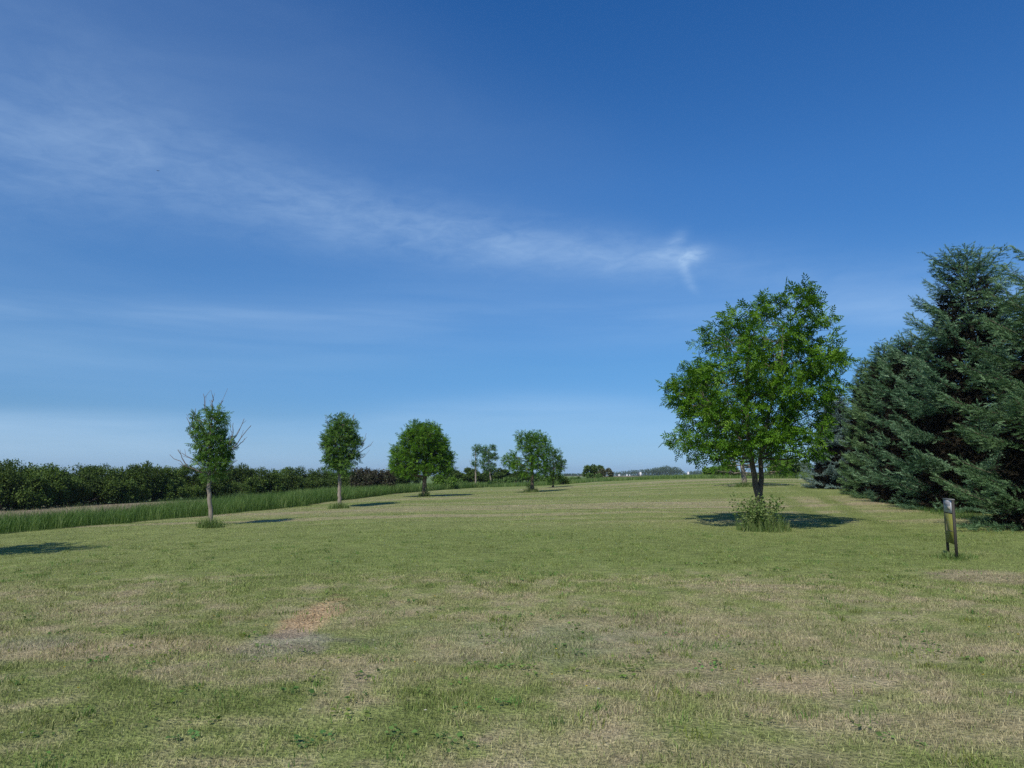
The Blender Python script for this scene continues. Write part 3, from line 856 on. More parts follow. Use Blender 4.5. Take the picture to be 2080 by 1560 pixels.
# ------------------------------------------------------------------ hedgerow and shrubs
def bush_meshes(seed, w, h, nb, leafmat, nl=3800, size=0.15, low=0.12):
    """crown of leaf clumps on a few stems, unit base at the origin"""
    rng = np.random.default_rng(seed)
    blobs = []
    for k in range(nb):
        a = rng.uniform(0, 2 * np.pi)
        if k < nb * 0.62:                       # lobes over the outside of the crown
            ph = math.asin(rng.uniform(-0.55, 1.0)); rr = 0.40 * w * math.cos(ph)
            z = h * (0.46 + 0.40 * math.sin(ph))
        else:
            rr = 0.30 * w * math.sqrt(rng.random()); z = h * rng.uniform(low + 0.1, 0.68)
        br_ = h * rng.uniform(0.08, 0.19)
        z = min(max(z, low * h + 0.3 * br_), h - br_ * 0.95)
        blobs.append((np.array([rr * math.cos(a), rr * math.sin(a) * 0.9, z]), br_))
    tot = sum(r * r for _, r in blobs)
    P, D, B = crown_points(blobs, nl * 1.9 / 4 / tot, rng, 0.35)
    P[:, 2] = np.maximum(P[:, 2], 0.06)
    mb = MB()
    leafy(mb, P, D, np.array([0, 0, h * .5]), rng, size * 1.0, 5, 0.34, 0.0, DIAV2, DIAT, 0.12)
    tr = MB()
    for k in range(5):
        c, r = blobs[rng.integers(0, nb)]
        limb(tr, np.array([rng.normal(0, .15), rng.normal(0, .15), -0.1]), c, 0.07, 0.015, rng, 6, 0, 6)
    return mb.mesh('crown', leafmat), tr.mesh('trunk', M_BARK, True)


def place_bush(name, me_c, me_t, loc, scale, rz, label, cat, group=None):
    e = empty(name, loc, rz); e.scale = scale
    for nm, m_ in (('crown', me_c), ('trunk', me_t)):
        o = bpy.data.objects.new(nm, m_); C.objects.link(o); o.parent = e
    tag(e, label, cat, group)
    return e


variants = [bush_meshes(100 + i, 4.6, 4.0, 26, M_HEDGE) for i in range(6)]
rg = np.random.default_rng(55)
tops = [(-45, 942), (-5, 939), (42, 937), (84, 941), (112, 938), (152, 943), (190, 948), (222, 945), (262, 946), (292, 936), (318, 939), (348, 950), (382, 946), (420, 948), (455, 945), (490, 940), (520, 946), (552, 952),
        (585, 950), (618, 949), (650, 951), (684, 952), (715, 952), (810, 944), (838, 952)]
GRP = 'dark trees of the hedgerow along the left field'
for i, (px, py) in enumerate(tops):
    Y = 57 + max(px, 0) * 0.055 + rg.uniform(-1.5, 1.5)
    p = at(px, py, Y); gz = float(H(p[0], p[1]))
    h = p[2] - gz
    lab = 'dark green bushy hedgerow tree standing behind the tall grass strip'
    grp = GRP
    if px == 292:
        lab = 'tallest dark hedgerow tree, rising left of the leftmost young tree'; grp = None
    if px == 810:
        lab = 'dark hedgerow tree pressed against the left side of the round-crowned tree'; grp = None
    m_ = variants[i % 6]
    k = h / 4.0
    wsc = rg.uniform(0.85, 1.05) * max(0.75, k)
    place_bush('hedge_tree', m_[0], m_[1], (p[0], p[1], gz), (wsc, wsc, k), rg.uniform(0, 6.28), lab, 'tree', grp)
    # lower growth filling the hedge foot
low = [bush_meshes(140 + i, 3.6, 2.1, 20, M_HEDGE, 2600, 0.14, 0.05) for i in range(3)]
for i, px in enumerate(range(-30, 740, 34)):
    Y = 55.5 + max(px, 0) * 0.055 + rg.uniform(-0.8, 0.8)
    p = at(px, 1000, Y); gz = float(H(p[0], p[1]))
    m_ = low[i % 3]; k = rg.uniform(0.8, 1.25)
    place_bush('hedge_shrub', m_[0], m_[1], (p[0], p[1], gz), (k, k, k * rg.uniform(0.8, 1.2)), rg.uniform(0, 6.28),
               'low dark green shrub at the foot of the hedgerow behind the tall grass', 'shrub', 'low shrubs at the foot of the hedgerow')
# farther hedge to the right
farv = [bush_meshes(160 + i, 6.5, 4.0, 24, M_HEDGE, 3000, 0.24, 0.05) for i in range(3)]
for i, (px, py) in enumerate(((915, 954), (940, 951), (972, 953), (1005, 952), (1035, 954), (1062, 957))):
    Y = 128
    p = at(px, py, Y); gz = float(H(p[0], p[1])); k = (p[2] - gz) / 4.0
    place_bush('hedge_tree', farv[i % 3][0], farv[i % 3][1], (p[0], p[1], gz), (1.0, 1.0, k), rg.uniform(0, 6.28),
               'rounded dark tree of the far hedge seen behind the two thin young trees', 'tree', 'far hedge behind the thin young trees')


def single_bush(name, px, ytop, Y, wpx, seed, mat, label, cat='shrub', nb=24, nl=3600, size=0.16, low=0.05, zoff=0):
    p = at(px, ytop, Y); gz = float(H(p[0], p[1])); h = p[2] - gz; w = wpx * Y / F
    a_, b2 = bush_meshes(seed, w, h, nb, mat, nl, size, low)
    return place_bush(name, a_, b2, (p[0], p[1], gz + zoff), (1, 1, 1), 0, label, cat)


single_bush('shrub', 757, 941, 74, 92, 201, M_PURPLE, 'purple-brown leaved shrub in the hedge between the second young tree and the round tree', nb=30, nl=5200, size=0.15)
single_bush('shrub', 904, 962, 88, 40, 202, M_YELLOW, 'bright yellow-green shrub just right of the round-crowned tree trunk', nb=14, nl=1400)
rg = np.random.default_rng(303)
b_ = at(1123, 985, 78); b_[2] = H(b_[0], b_[1]); Y = b_[1]
bl = [(1119, 918, 8), (1131, 925, 9), (1110, 932, 11), (1126, 938, 12), (1138, 944, 8), (1112, 948, 12), (1130, 956, 12), (1116, 964, 10), (1134, 968, 8), (1105, 960, 8), (1122, 974, 8)]
deciduous('hedge_tree', b_, [(0, 0, 0), (0.05, 0, .8), (0.1, 0, 1.8), (0, 0, 3.2)], [0.12, 0.10, 0.07, 0.02], px_blobs(bl, b_, Y, rg, 0.9, copies=2),
          'dark bushy tree with foliage nearly to the ground, behind the centre tree on its right', 'tree', rg, leafmat=M_DARK_TREE, per=170, leaf=0.25, leaves=5, tlen=0.3, limb_r=0.04)
single_bush('shrub', 1141, 966, 92, 22, 204, M_HEDGE, 'tiny dark round shrub at the foot of the dark bushy tree', nb=8, nl=500)
single_bush('shrub', 1206, 946, 150, 50, 205, M_HEDGE, 'rounded green shrub standing alone on the far meadow', nb=18, nl=2200, size=0.26)
single_bush('shrub', 1228, 953, 147, 36, 206, M_RED, 'reddish brown shrub against the right side of the lone meadow shrub', nb=12, nl=1200, size=0.24)
single_bush('shrub', 1205, 962, 140, 34, 207, M_TALL, 'low pale green bush in front of the lone meadow shrub', nb=10, nl=900, size=0.2)
single_bush('shrub', 1440, 952, 95, 34, 208, M_YELLOW, 'light green shrub at the lawn end left of the half hidden tree', nb=10, nl=900, size=0.2)
single_bush('shrub', 1590, 925, 84, 60, 209, M_HEDGE, 'dark shrub at the lawn end between the forked trunk and the blue spruce', nb=22, nl=2400, size=0.2)
single_bush('shrub', 1475, 940, 88, 46, 210, M_HEDGE, 'dark shrub at the lawn end behind the left of the half hidden trunk', nb=16, nl=1500, size=0.2)
single_bush('shrub', 1632, 932, 110, 26, 211, M_HEDGE, 'small dark far tree peeking out left of the blue spruce', 'tree', nb=10, nl=900, size=0.24)
for i, (px, yt, wpx) in enumerate(((925, 975, 60), (1020, 974, 60), (1045, 970, 46), (1100, 968, 50), (1165, 972, 40))):
    single_bush('meadow_bush', px, yt, 99 + 3 * i, wpx, 220 + i, M_TALL, ('low grey-green bush behind the round-crowned tree shadow', 'low bush patch behind the gap right of the thin trees',
                'low bush behind the left limb of the centre tree', 'low bush right behind the centre tree trunk', 'low bush left of the lone meadow shrub')[i], nb=12, nl=1300, size=0.16, low=0.02)


# ------------------------------------------------------------------ spruces
def needle_twig():
    rng = np.random.default_rng(77)
    v = []; t = []
    for k in range(12):
        y = k / 12 * 0.95
        a = k * 2.4
        d = np.array([math.cos(a) * 0.26, 0.34, math.sin(a) * 0.26 + 0.03])
        s = np.cross(d, (0.3, 0.2, 1)); s = s / np.linalg.norm(s) * 0.06
        b = np.array([0, y, 0])
        i = len(v)
        v += [b - s, b + s, b + d]
        t.append((i, i + 1, i + 2))
    return np.array(v), np.array(t)


NTV, NTT = needle_twig()


def spruce(px, ytop, Y, Rad, seed, mat, label, expo=0.72, whorl=0.30, droop=0.10, density=1.0, twig=0.20, open_=0.0, dead=0.0, skirt=0.12):
    rng = np.random.default_rng(seed)
    top = at(px, ytop, Y)
    gz = float(H(top[0], top[1]))
    Ht = top[2] - gz
    e = empty('spruce_tree', (top[0], top[1], gz))
    tag(e, label, 'spruce')
    tr = MB()
    zz = np.linspace(-0.1, Ht - 0.15, 14)
    tr.tube(np.stack([rng.normal(0, .02, 14), rng.normal(0, .02, 14), zz], 1), np.linspace(0.02 * Ht + .03, 0.012, 14), 10)
    tr.build('trunk', M_BARK, e, True)
    bo = MB(); fo = MB(); de = MB()
    z = skirt + rng.uniform(0, 0.2)
    P = []; D = []; S = []; T = []; DP = []; DD = []
    while z < Ht - 0.12:
        f = z / Ht
        L0 = Rad * (1 - f) ** expo
        L0 *= 0.82 + 0.18 * min(1, f * 6)
        nb = int(max(6, 6 + 1.8 * L0))
        a0 = rng.uniform(0, 6.28)
        for k in range(nb):
            if rng.random() < open_ * (f < 0.9): continue
            a = a0 + 2 * np.pi * k / nb + rng.normal(0, 0.18)
            L = L0 * rng.uniform(0.80, 1.08)
            zb = z + rng.normal(0, whorl * 0.13)
            zb = max(zb, 0.12)
            elev = 0.75 * f ** 1.5 - droop * (1 - f) + rng.normal(0, 0.05)
            d = np.array([math.cos(a), math.sin(a), 0.0])
            m_ = 8
            s = np.linspace(0, 1, m_)
            zc = zb + L * (elev * s - 0.13 * np.sin(s * np.pi) * (1 - f) + 0.12 * s ** 3)
            zc = np.maximum(zc, 0.10 + 0.05 * rng.random())
            pts = np.stack([d[0] * L * s, d[1] * L * s, zc], 1)
            if L > 0.5:
                bo.tube(pts, np.linspace(0.010 + 0.008 * L, 0.004, m_), 4)
            tb = rng.normal(0, 0.10)
            # side branchlets
            side = np.array([-d[1], d[0], 0.0])
            st = 0.11 / density
            sp = np.arange(0.34 * L if L > 1.2 else 0.05, L, st)
            for sgn in (-1, 1):
                for q in sp + rng.uniform(-0.03, 0.03, len(sp)):
                    fr = min(max(q / L, 0), 1)
                    bl_ = min(0.82, 0.18 + 0.55 * (L - q) ** 0.7) * rng.uniform(0.65, 1.1)
                    base = np.array([np.interp(fr, s, pts[:, i]) for i in range(3)])
                    dirb = norm(side * sgn * rng.uniform(0.5, 0.95) + d * rng.uniform(0.35, 0.85) + np.array([0, 0, rng.normal(0.02, 0.05)]))
                    nt_ = max(1, int(bl_ / (twig * 0.72)))
                    g_ = (np.arange(nt_) + rng.uniform(0.1, 0.5)) / nt_ * bl_
                    pos = base + dirb * g_[:, None]
                    pos[:, 2] -= 0.16 * g_ * g_ / 0.5 * (1 - f)
                    wob = rng.normal(0, 0.48, (nt_, 3)); wob[:, 2] = wob[:, 2] * 0.45 + 0.10
                    dr_ = norm(dirb + d * 0.25 + wob)
                    inner = fr < 0.45
                    isdead = dead > 0 and inner and rng.random() < dead
                    (DP if isdead else P).append(pos); (DD if isdead else D).append(dr_)
                    if not isdead:
                        S.append(np.full(nt_, twig) * rng.uniform(0.8, 1.2, nt_))
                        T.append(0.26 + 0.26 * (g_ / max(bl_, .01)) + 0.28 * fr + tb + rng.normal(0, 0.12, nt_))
            # leader of the branch
            nt_ = max(2, int(L * 0.7 / (twig * 0.6)))
            fr = np.linspace(0.35, 1, nt_)
            pos = np.stack([np.interp(fr, s, pts[:, i]) for i in range(3)], 1); pos[:, 2] += 0.02
            P.append(pos); D.append(np.tile(norm(pts[-1] - pts[-3]), (nt_, 1)) + rng.normal(0, 0.25, (nt_, 3)) + (0, 0, .15))
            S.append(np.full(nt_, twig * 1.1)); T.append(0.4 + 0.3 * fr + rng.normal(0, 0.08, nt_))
        z += whorl * rng.uniform(0.75, 1.2) * (0.75 + 0.35 * (1 - f))
    # top leader
    P.append(np.stack([np.zeros(6), np.zeros(6), np.linspace(Ht - 0.6, Ht - 0.15, 6)], 1)); D.append(np.tile([0, 0, 1.0], (6, 1)) + rng.normal(0, .15, (6, 3)))
    S.append(np.full(6, twig * 1.2)); T.append(np.full(6, 0.7))
    P = np.concatenate(P); D = np.concatenate(D); S = np.concatenate(S); T = np.concatenate(T)
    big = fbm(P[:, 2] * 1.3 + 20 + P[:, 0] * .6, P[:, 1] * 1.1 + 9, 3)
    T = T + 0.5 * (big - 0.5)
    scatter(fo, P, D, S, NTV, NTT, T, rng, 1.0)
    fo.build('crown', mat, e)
    # bare twigs inside the tree, interior shade painted into their near-black colour
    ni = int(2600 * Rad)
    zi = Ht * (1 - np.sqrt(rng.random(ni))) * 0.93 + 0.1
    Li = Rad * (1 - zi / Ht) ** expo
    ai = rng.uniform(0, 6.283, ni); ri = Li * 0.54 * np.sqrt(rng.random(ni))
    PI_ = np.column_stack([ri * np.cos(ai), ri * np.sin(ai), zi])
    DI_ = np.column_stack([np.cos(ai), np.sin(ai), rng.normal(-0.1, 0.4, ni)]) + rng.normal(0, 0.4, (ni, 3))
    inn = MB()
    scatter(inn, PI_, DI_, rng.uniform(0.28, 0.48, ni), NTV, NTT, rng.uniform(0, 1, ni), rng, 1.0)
    inn.build('inner_twigs_shade', M_INNER_SHADE, e)
    bo.build('branches', M_BARK, e)
    if DP:
        DP = np.concatenate(DP); DD = np.concatenate(DD)
        scatter(de, DP, DD, np.full(len(DP), twig), NTV, NTT, rng.uniform(0.2, 0.8, len(DP)), rng, 1.0)
        de.build('dead_needles', M_DEADNEEDLE, e)
    print('spruce twigs', len(P))
    return e, len(P)


spruce(2195, 505, 20.5, 4.6, 301, M_SPRUCE_OPEN, 'nearest spruce, cut off by the right border, with open drooping yellowish branches', expo=0.50, whorl=0.74, droop=0.18, density=1.45, twig=0.165, open_=0.18, dead=0.12)
spruce(1962, 516, 31.0, 4.25, 302, M_SPRUCE, 'tallest dense blue-green spruce with its whole pointed top in view', expo=0.49, whorl=0.86, droop=0.03, dead=0.16, density=1.6, twig=0.175)
spruce(1850, 672, 36.5, 3.4, 303, M_SPRUCE, 'dense dark spruce directly left of the tallest one', expo=0.56, whorl=0.82, droop=0.03, dead=0.12, density=1.5, twig=0.19)
spruce(1796, 698, 41.0, 2.8, 304, M_SPRUCE_OLIVE, 'olive-tinged spruce in the middle of the row, third from the far end', expo=0.56, whorl=0.74, droop=0.04, density=1.5, twig=0.20, dead=0.08)
spruce(1758, 736, 46.0, 2.35, 305, M_SPRUCE_OLIVE, 'smaller olive spruce beside the silvery blue one', expo=0.56, whorl=0.56, density=1.4, twig=0.20, dead=0.08)
spruce(1695, 800, 54.5, 3.0, 306, M_SPRUCE_BLUE, 'silvery blue spruce at the far end of the row with a brown dead patch', expo=0.56, whorl=0.60, density=1.35, twig=0.21, dead=0.25)
# grass left uncut under the spruces
rg = np.random.default_rng(61)
n = 9000
t_ = rg.random(n)
x = np.interp(t_, [0, .35, .6, 1], [15.4, 16.2, 18.9, 24.5]) + np.abs(rg.normal(0, 0.6, n)); y = np.interp(t_, [0, .35, .6, 1], [19.5, 27.5, 37, 55]) + rg.normal(0, 0.8, n)
tall_grass('spruce_grass', x, y, 0.26, rg, 'uncut grass fringe along the foot of the spruce row', 'tall grass', tint=0.3, w=0.008)


# ------------------------------------------------------------------ sign
def plain(name, c, rough=0.6, spec=0.3, c2=None, sc_=9.0):
    c2 = c2 or tuple(a * 0.8 for a in c)
    return noisy_mat(name, c2, c, (sc_, sc_, sc_), rough, 0.05, 5, spec)


M_POST = plain('dark_post', (0.045, 0.040, 0.034), 0.7)
M_RAIL = plain('grey_rail', (0.17, 0.17, 0.165), 0.6)
M_WHITE = plain('sign_white', (0.50, 0.51, 0.55), 0.6, c2=(0.40, 0.41, 0.45))
M_YEL = plain('sign_yellow', (0.225, 0.225, 0.040), 0.6, c2=(0.16, 0.165, 0.038), sc_=5)
M_BROWN = plain('sign_brown', (0.14, 0.125, 0.06), 0.6)
M_INK = plain('sign_ink', (0.16, 0.16, 0.165), 0.6)
M_BUFF = plain('sign_buff', (0.36, 0.33, 0.27), 0.6)

pr = ground_at(1944, 1136)
pr = np.array([pr[0], pr[1], H(pr[0], pr[1])])
Wd = 0.66
vdir = norm(np.array([pr[0], pr[1]]))
ang = math.atan2(vdir[1], vdir[0]) + math.radians(12.5)      # the board is seen almost edge on
lx = np.array([math.cos(ang), math.sin(ang)])                # along the board, away from the near post
sg = empty('field_sign', pr, ang)
tag(sg, 'sign on two dark posts with white header above yellow panel, before the spruces', 'sign')
Hs = 1.10
for x0 in (0.0, Wd):
    mb = MB(); mb.box((x0 - 0.024, -0.022, -0.1), (x0 + 0.024, 0.022, Hs)); mb.build('post', M_POST, sg)
mb = MB(); mb.box((-0.03, -0.03, Hs), (Wd + 0.03, 0.03, Hs + 0.025)); mb.build('top_rail', M_RAIL, sg)
FR = 0.0225
mb = MB(); mb.box((0.024, -FR, Hs - 0.24), (Wd - 0.024, FR, Hs - 0.002)); hd = mb.build('header_panel', M_WHITE, sg)
mb = MB(); mb.box((0.024, -FR, 0.27), (Wd - 0.024, FR, Hs - 0.262)); yp = mb.build('yellow_panel', M_YEL, sg)
mb = MB(); mb.box((0.024, -0.018, Hs - 0.262), (Wd - 0.024, 0.018, Hs - 0.24)); mb.build('crossbar', M_POST, sg)
# the board's face turned to the camera is the +y side when the camera lies left of it
face = 1 if (-math.sin(ang) * (-pr[0]) + math.cos(ang) * (-pr[1])) > 0 else -1
def strip(mb, x0, x1, z0, z1, t=0.003):
    a, b = (FR, FR + t) if face > 0 else (-FR - t, -FR)
    a, b = (a + 0.0005, b) if face > 0 else (a, b - 0.0005)
    mb.box((x0, a, z0), (x1, b, z1))
for k in range(7):
    mb = MB(); x0 = 0.13 + k * 0.066
    strip(mb, x0, x0 + 0.024, Hs - 0.105 - 0.01 * (k % 2), Hs - 0.03)
    mb.build('lettering', M_INK, hd)
mb = MB(); strip(mb, 0.14, 0.40, Hs - 0.19, Hs - 0.12); mb.build('small_picture', M_BUFF, hd)
# brown tapering figure and darker band on the yellow panel
def poly(mb, pts):
    a, b = (FR + 0.0005, FR + 0.003) if face > 0 else (-FR - 0.003, -FR - 0.0005)
    n = len(pts)
    v = [(p[0], a, p[1]) for p in pts] + [(p[0], b, p[1]) for p in pts]
    t = []
    for k in range(1, n - 1): t += [(0, k, k + 1), (n, n + k + 1, n + k)]
    for k in range(n):
        k2 = (k + 1) % n; t += [(k, k2, n + k2), (k, n + k2, n + k)]
    mb.add(v, t)
mb = MB(); poly(mb, [(0.40, 0.50), (0.56, 0.50), (0.55, 0.66), (0.50, 0.80), (0.46, 0.66)]); mb.build('brown_figure', M_BROWN, yp)
mb = MB(); strip(mb, 0.06, 0.36, 0.50, 0.525); mb.build('dark_line', M_BROWN, yp)
weed_clump(1938, 1134, 0.42, 0.17, 500, 'small uncut grass tuft at the foot of the sign posts', 14)


# ------------------------------------------------------------------ bird
bp_ = at(321, 347, 55)
bd = empty('bird', bp_, 0.6)
tag(bd, 'small dark bird in flight high in the left sky', 'bird')
mb = MB()
s = np.linspace(0, 1, 9)
mb.tube(np.stack([0 * s, (s - .5) * 0.16, 0.006 * np.sin(s * 3.1)], 1), 0.022 * np.sin(np.pi * (0.06 + 0.9 * s)) ** 0.8, 8)
M_BIRD = plain('bird_feather', (0.03, 0.03, 0.035), 0.7)
mb.build('body', M_BIRD, bd, True)
for sg_ in (-1, 1):
    mb = MB()
    v = []
    for z in (0.004, -0.002):
        v += [(sg_ * 0.012, 0.035, z), (sg_ * 0.07, 0.055, z + .03), (sg_ * 0.15, 0.0, z + .045), (sg_ * 0.075, 0.005, z + .03), (sg_ * 0.012, -0.02, z)]
    mb.add(v, [(0, 1, 3), (0, 3, 4), (1, 2, 3), (5, 8, 6), (5, 9, 8), (6, 8, 7), (0, 5, 1), (1, 5, 6), (1, 6, 2), (2, 6, 7), (2, 7, 3), (3, 7, 8), (3, 8, 4), (4, 8, 9)])
    mb.build('wing', M_BIRD, bd)
mb = MB()
mb.add([(-.01, -.07, .003), (.01, -.07, .003), (.022, -.13, 0), (-.022, -.13, 0), (0, -.11, 0.002), (-.01, -.07, -.002), (.01, -.07, -.002), (.022, -.13, -.003), (-.022, -.13, -.003), (0, -.11, -.002)],
       [(0, 4, 3), (0, 1, 4), (1, 2, 4), (5, 8, 9), (5, 9, 6), (6, 9, 7)])
mb.build('tail', M_BIRD, bd)


# ------------------------------------------------------------------ far farm sheds and woods
M_SHEDW = plain('shed_white', (0.66, 0.66, 0.65), 0.6, c2=(0.60, 0.60, 0.59), sc_=0.6)
M_SHEDR = plain('shed_roof', (0.62, 0.63, 0.64), 0.5, sc_=0.6)
M_SHED_DARK = plain('shed_dark', (0.07, 0.08, 0.08), 0.6, sc_=0.6)
for px, yb, w, h, d, lab, dark_block in ((1258, 967.2, 3.0, 2.3, 800, 'white shed with a dark block on its left, leftmost of the far farm buildings', True),
                             (1274, 966.2, 2.2, 1.5, 800, 'low white shed, second from the left among the far farm buildings', False),
                             (1279.5, 966.0, 1.2, 1.2, 800, 'smallest white shed, just right of the low far one', False),
                             (1301.5, 963.2, 2.9, 2.7, 800, 'white shed with a dark block on its left, standing before the far grove', True),
                             (1398.5, 961.3, 2.2, 1.8, 800, 'white shed far right of the grove near the branches of the biggest tree', False)):
    p = at(px, yb, d); gz = float(H(p[0], p[1])); p[2] = max(p[2], gz)
    e = empty('white_shed', (p[0], p[1], gz), math.radians(rg.uniform(-4, 4)))
    tag(e, lab, 'shed')
    hz = p[2] - gz + h
    w *= 0.7; h *= 0.75
    hz = p[2] - gz + h
    mb = MB(); mb.box((-w / 2, 0, -0.3), (w / 2, 5, hz)); mb.build('wall', M_SHEDW, e)
    mb = MB()
    v = [(-w / 2 - .1, -.15, hz + .003), (w / 2 + .1, -.15, hz + .003), (w / 2 + .1, 5.15, hz + .003), (-w / 2 - .1, 5.15, hz + .003), (0, -.15, hz + .45), (0, 5.15, hz + .45)]
    mb.add(v, [(0, 1, 4), (2, 3, 5), (0, 4, 5), (0, 5, 3), (1, 2, 5), (1, 5, 4), (0, 3, 2), (0, 2, 1)])
    mb.build('roof', M_SHEDR, e)
    if dark_block:
        mb = MB(); mb.box((-w / 2 - 1.6, 0.4, -0.3), (-w / 2 - 0.003, 4.6, hz - 0.2)); mb.build('dark_side_block', M_SHED_DARK, e)  # plain dark box against the shed's left side


def woods(name, prof, d, depth, label, seed, nl=7000, size=0.9):
    """a far wood: crowns side by side; prof = (px, top y)"""
    rng = np.random.default_rng(seed)
    blobs = []
    for px, py in prof:
        for k in range(3):
            dd = d + rng.uniform(0, depth)
            p = at(px + rng.normal(0, 2), py + rng.uniform(0, 2) * (k > 0), dd)
            gz = float(H(p[0], p[1])); h = p[2] - gz
            r = h * 0.30
            blobs.append((np.array([p[0], dd, p[2] - r]), r))
            blobs.append((np.array([p[0] + rng.normal(0, r), dd + rng.normal(0, r), gz + h * 0.35]), h * 0.36))
    tot = sum(r * r for _, r in blobs)
    P, D, B = crown_points(blobs, nl * 2 / 4 / tot, rng, 0.5)
    mb = MB()
    leafy(mb, P, D, np.array([np.mean(P[:, 0]), d, 4]), rng, size, 4, 0.9, 0, DIAV, DIAT, 0.10)
    o = mb.build(name, M_WOODS)
    tag(o, label, 'woods', kind='stuff')


woods('far_woods', [(px, float(np.interp(px, [1238, 1255, 1280, 1300, 1320, 1335, 1350, 1352.5, 1356, 1362, 1375, 1381], [959.5, 958, 955.5, 954, 952, 949, 947.5, 943.5, 947.5, 948, 948.5, 953]))) for px in range(1238, 1384, 3)],
      980, 60, 'long blue-green grove on the horizon right of the lone meadow shrub', 71, 12000)
woods('far_woods', [(px, float(np.interp(px, [1392, 1402, 1412, 1425, 1440], [959.5, 957.5, 956, 956, 958]))) for px in range(1392, 1440, 3)], 1100, 60, 'small low grove on the horizon behind the left branches of the biggest tree', 72, 3500)
woods('far_woods', [(px, 962.0 + (px % 4) * .2) for px in range(1146, 1185, 3)], 1200, 60, 'thin low line of trees on the horizon right of the dark bushy tree', 73, 2500)
woods('far_woods', [(px, 957.0) for px in range(1556, 1660, 4)], 700, 60, 'low wood on the horizon glimpsed beside the blue spruce', 74, 2500)

# ------------------------------------------------------------------ sun and sky
SUN_EL = math.radians(47)
SUN_AZ = math.radians(180 + 26)           # clockwise from north (+Y): behind the camera, to the left
sdir = Vector((math.sin(SUN_AZ) * math.cos(SUN_EL), math.cos(SUN_AZ) * math.cos(SUN_EL), math.sin(SUN_EL)))
sl = bpy.data.lights.new('sun', 'SUN'); sl.energy = 4.7; sl.angle = math.radians(0.53); sl.color = (1.0, 0.94, 0.82)
so = bpy.data.objects.new('sun', sl); C.objects.link(so)
so.rotation_euler = sdir.to_track_quat('Z', 'Y').to_euler(); so.location = (0, 0, 40)

w = bpy.data.worlds.new('World'); sc.world = w; w.use_nodes = True
nt = w.node_tree; nt.nodes.clear()
sky = N(nt, 'ShaderNodeTexSky', sky_type='NISHITA'); sky.sun_disc = False
sky.sun_elevation = SUN_EL; sky.sun_rotation = SUN_AZ; sky.altitude = 300; sky.air_density = 1.0; sky.dust_density = 0.6; sky.ozone_density = 2.0
tc = N(nt, 'ShaderNodeTexCoord')
sep = N(nt, 'ShaderNodeSeparateXYZ'); nt.links.new(tc.outputs['Generated'], sep.inputs[0])


def M(op, a, b=None, clamp=False):
    n = N(nt, 'ShaderNodeMath', operation=op); n.use_clamp = clamp
    for i, q in enumerate((a, b)):
        if q is None: continue
        if isinstance(q, (int, float)): n.inputs[i].default_value = q
        else: nt.links.new(q, n.inputs[i])
    return n.outputs[0]


el = M('ARCSINE', sep.outputs[2]); az = M('ARCTAN2', sep.outputs[0], sep.outputs[1])


def azel(px, py):
    d = ray(px, py); d = d / np.linalg.norm(d)
    return math.atan2(d[0], d[1]), math.asin(d[2])


def curve(x, pts, xr):
    """piecewise-linear function of x through pts"""
    mr = N(nt, 'ShaderNodeMapRange'); mr.inputs[1].default_value = xr[0]; mr.inputs[2].default_value = xr[1]
    nt.links.new(x, mr.inputs[0])
    fc = N(nt, 'ShaderNodeFloatCurve'); cv = fc.mapping.curves[0]
    fc.mapping.use_clip = False
    q = [((a - xr[0]) / (xr[1] - xr[0]), b) for a, b in pts]
    cv.points[0].location = q[0]; cv.points[1].location = q[-1]
    for a in q[1:-1]: cv.points.new(*a)
    fc.mapping.update()
    nt.links.new(mr.outputs[0], fc.inputs['Value'])
    return fc.outputs[0]


def noise(vec, scale, detail=6, rough=0.6, dist=0.0):
    n = N(nt, 'ShaderNodeTexNoise'); n.inputs['Scale'].default_value = scale; n.inputs['Detail'].default_value = detail
    n.inputs['Roughness'].default_value = rough; n.inputs['Distortion'].default_value = dist
    nt.links.new(vec, n.inputs['Vector']); return n.outputs[0]


def smooth(x, a, b, lo=0.0, hi=1.0):
    mr = N(nt, 'ShaderNodeMapRange'); mr.interpolation_type = 'SMOOTHSTEP'
    for i, q in enumerate((a, b, lo, hi)): mr.inputs[i + 1].default_value = q
    nt.links.new(x, mr.inputs[0]); return mr.outputs[0]


def band(pts, wup, wdn, strength):
    """soft cloud band: pts = (px, py) of its centre line, widths in pixels above / below, strength along it"""
    A = [azel(*p) for p in pts]
    xr = (-1.2, 1.2)
    c = curve(az, [(-1.2, A[0][1])] + [(a, e) for a, e in A] + [(1.2, A[-1][1])], xr)
    k = 1 / F
    wu = curve(az, [(-1.2, wup[0] * k)] + [(a[0], q * k) for a, q in zip(A, wup)] + [(1.2, wup[-1] * k)], xr)
    wd = curve(az, [(-1.2, wdn[0] * k)] + [(a[0], q * k) for a, q in zip(A, wdn)] + [(1.2, wdn[-1] * k)], xr)
    st = curve(az, [(-1.2, strength[0])] + [(a[0], q) for a, q in zip(A, strength)] + [(1.2, strength[-1])], xr)
    d = M('SUBTRACT', el, c)
    up = M('DIVIDE', M('MAXIMUM', d, 0.0), wu); dn = M('DIVIDE', M('MAXIMUM', M('MULTIPLY', d, -1.0), 0.0), wd)
    q = M('ADD', M('POWER', up, 2.0), M('POWER', dn, 2.0))
    return M('MULTIPLY', M('EXPONENT', M('MULTIPLY', q, -1.0)), st), d


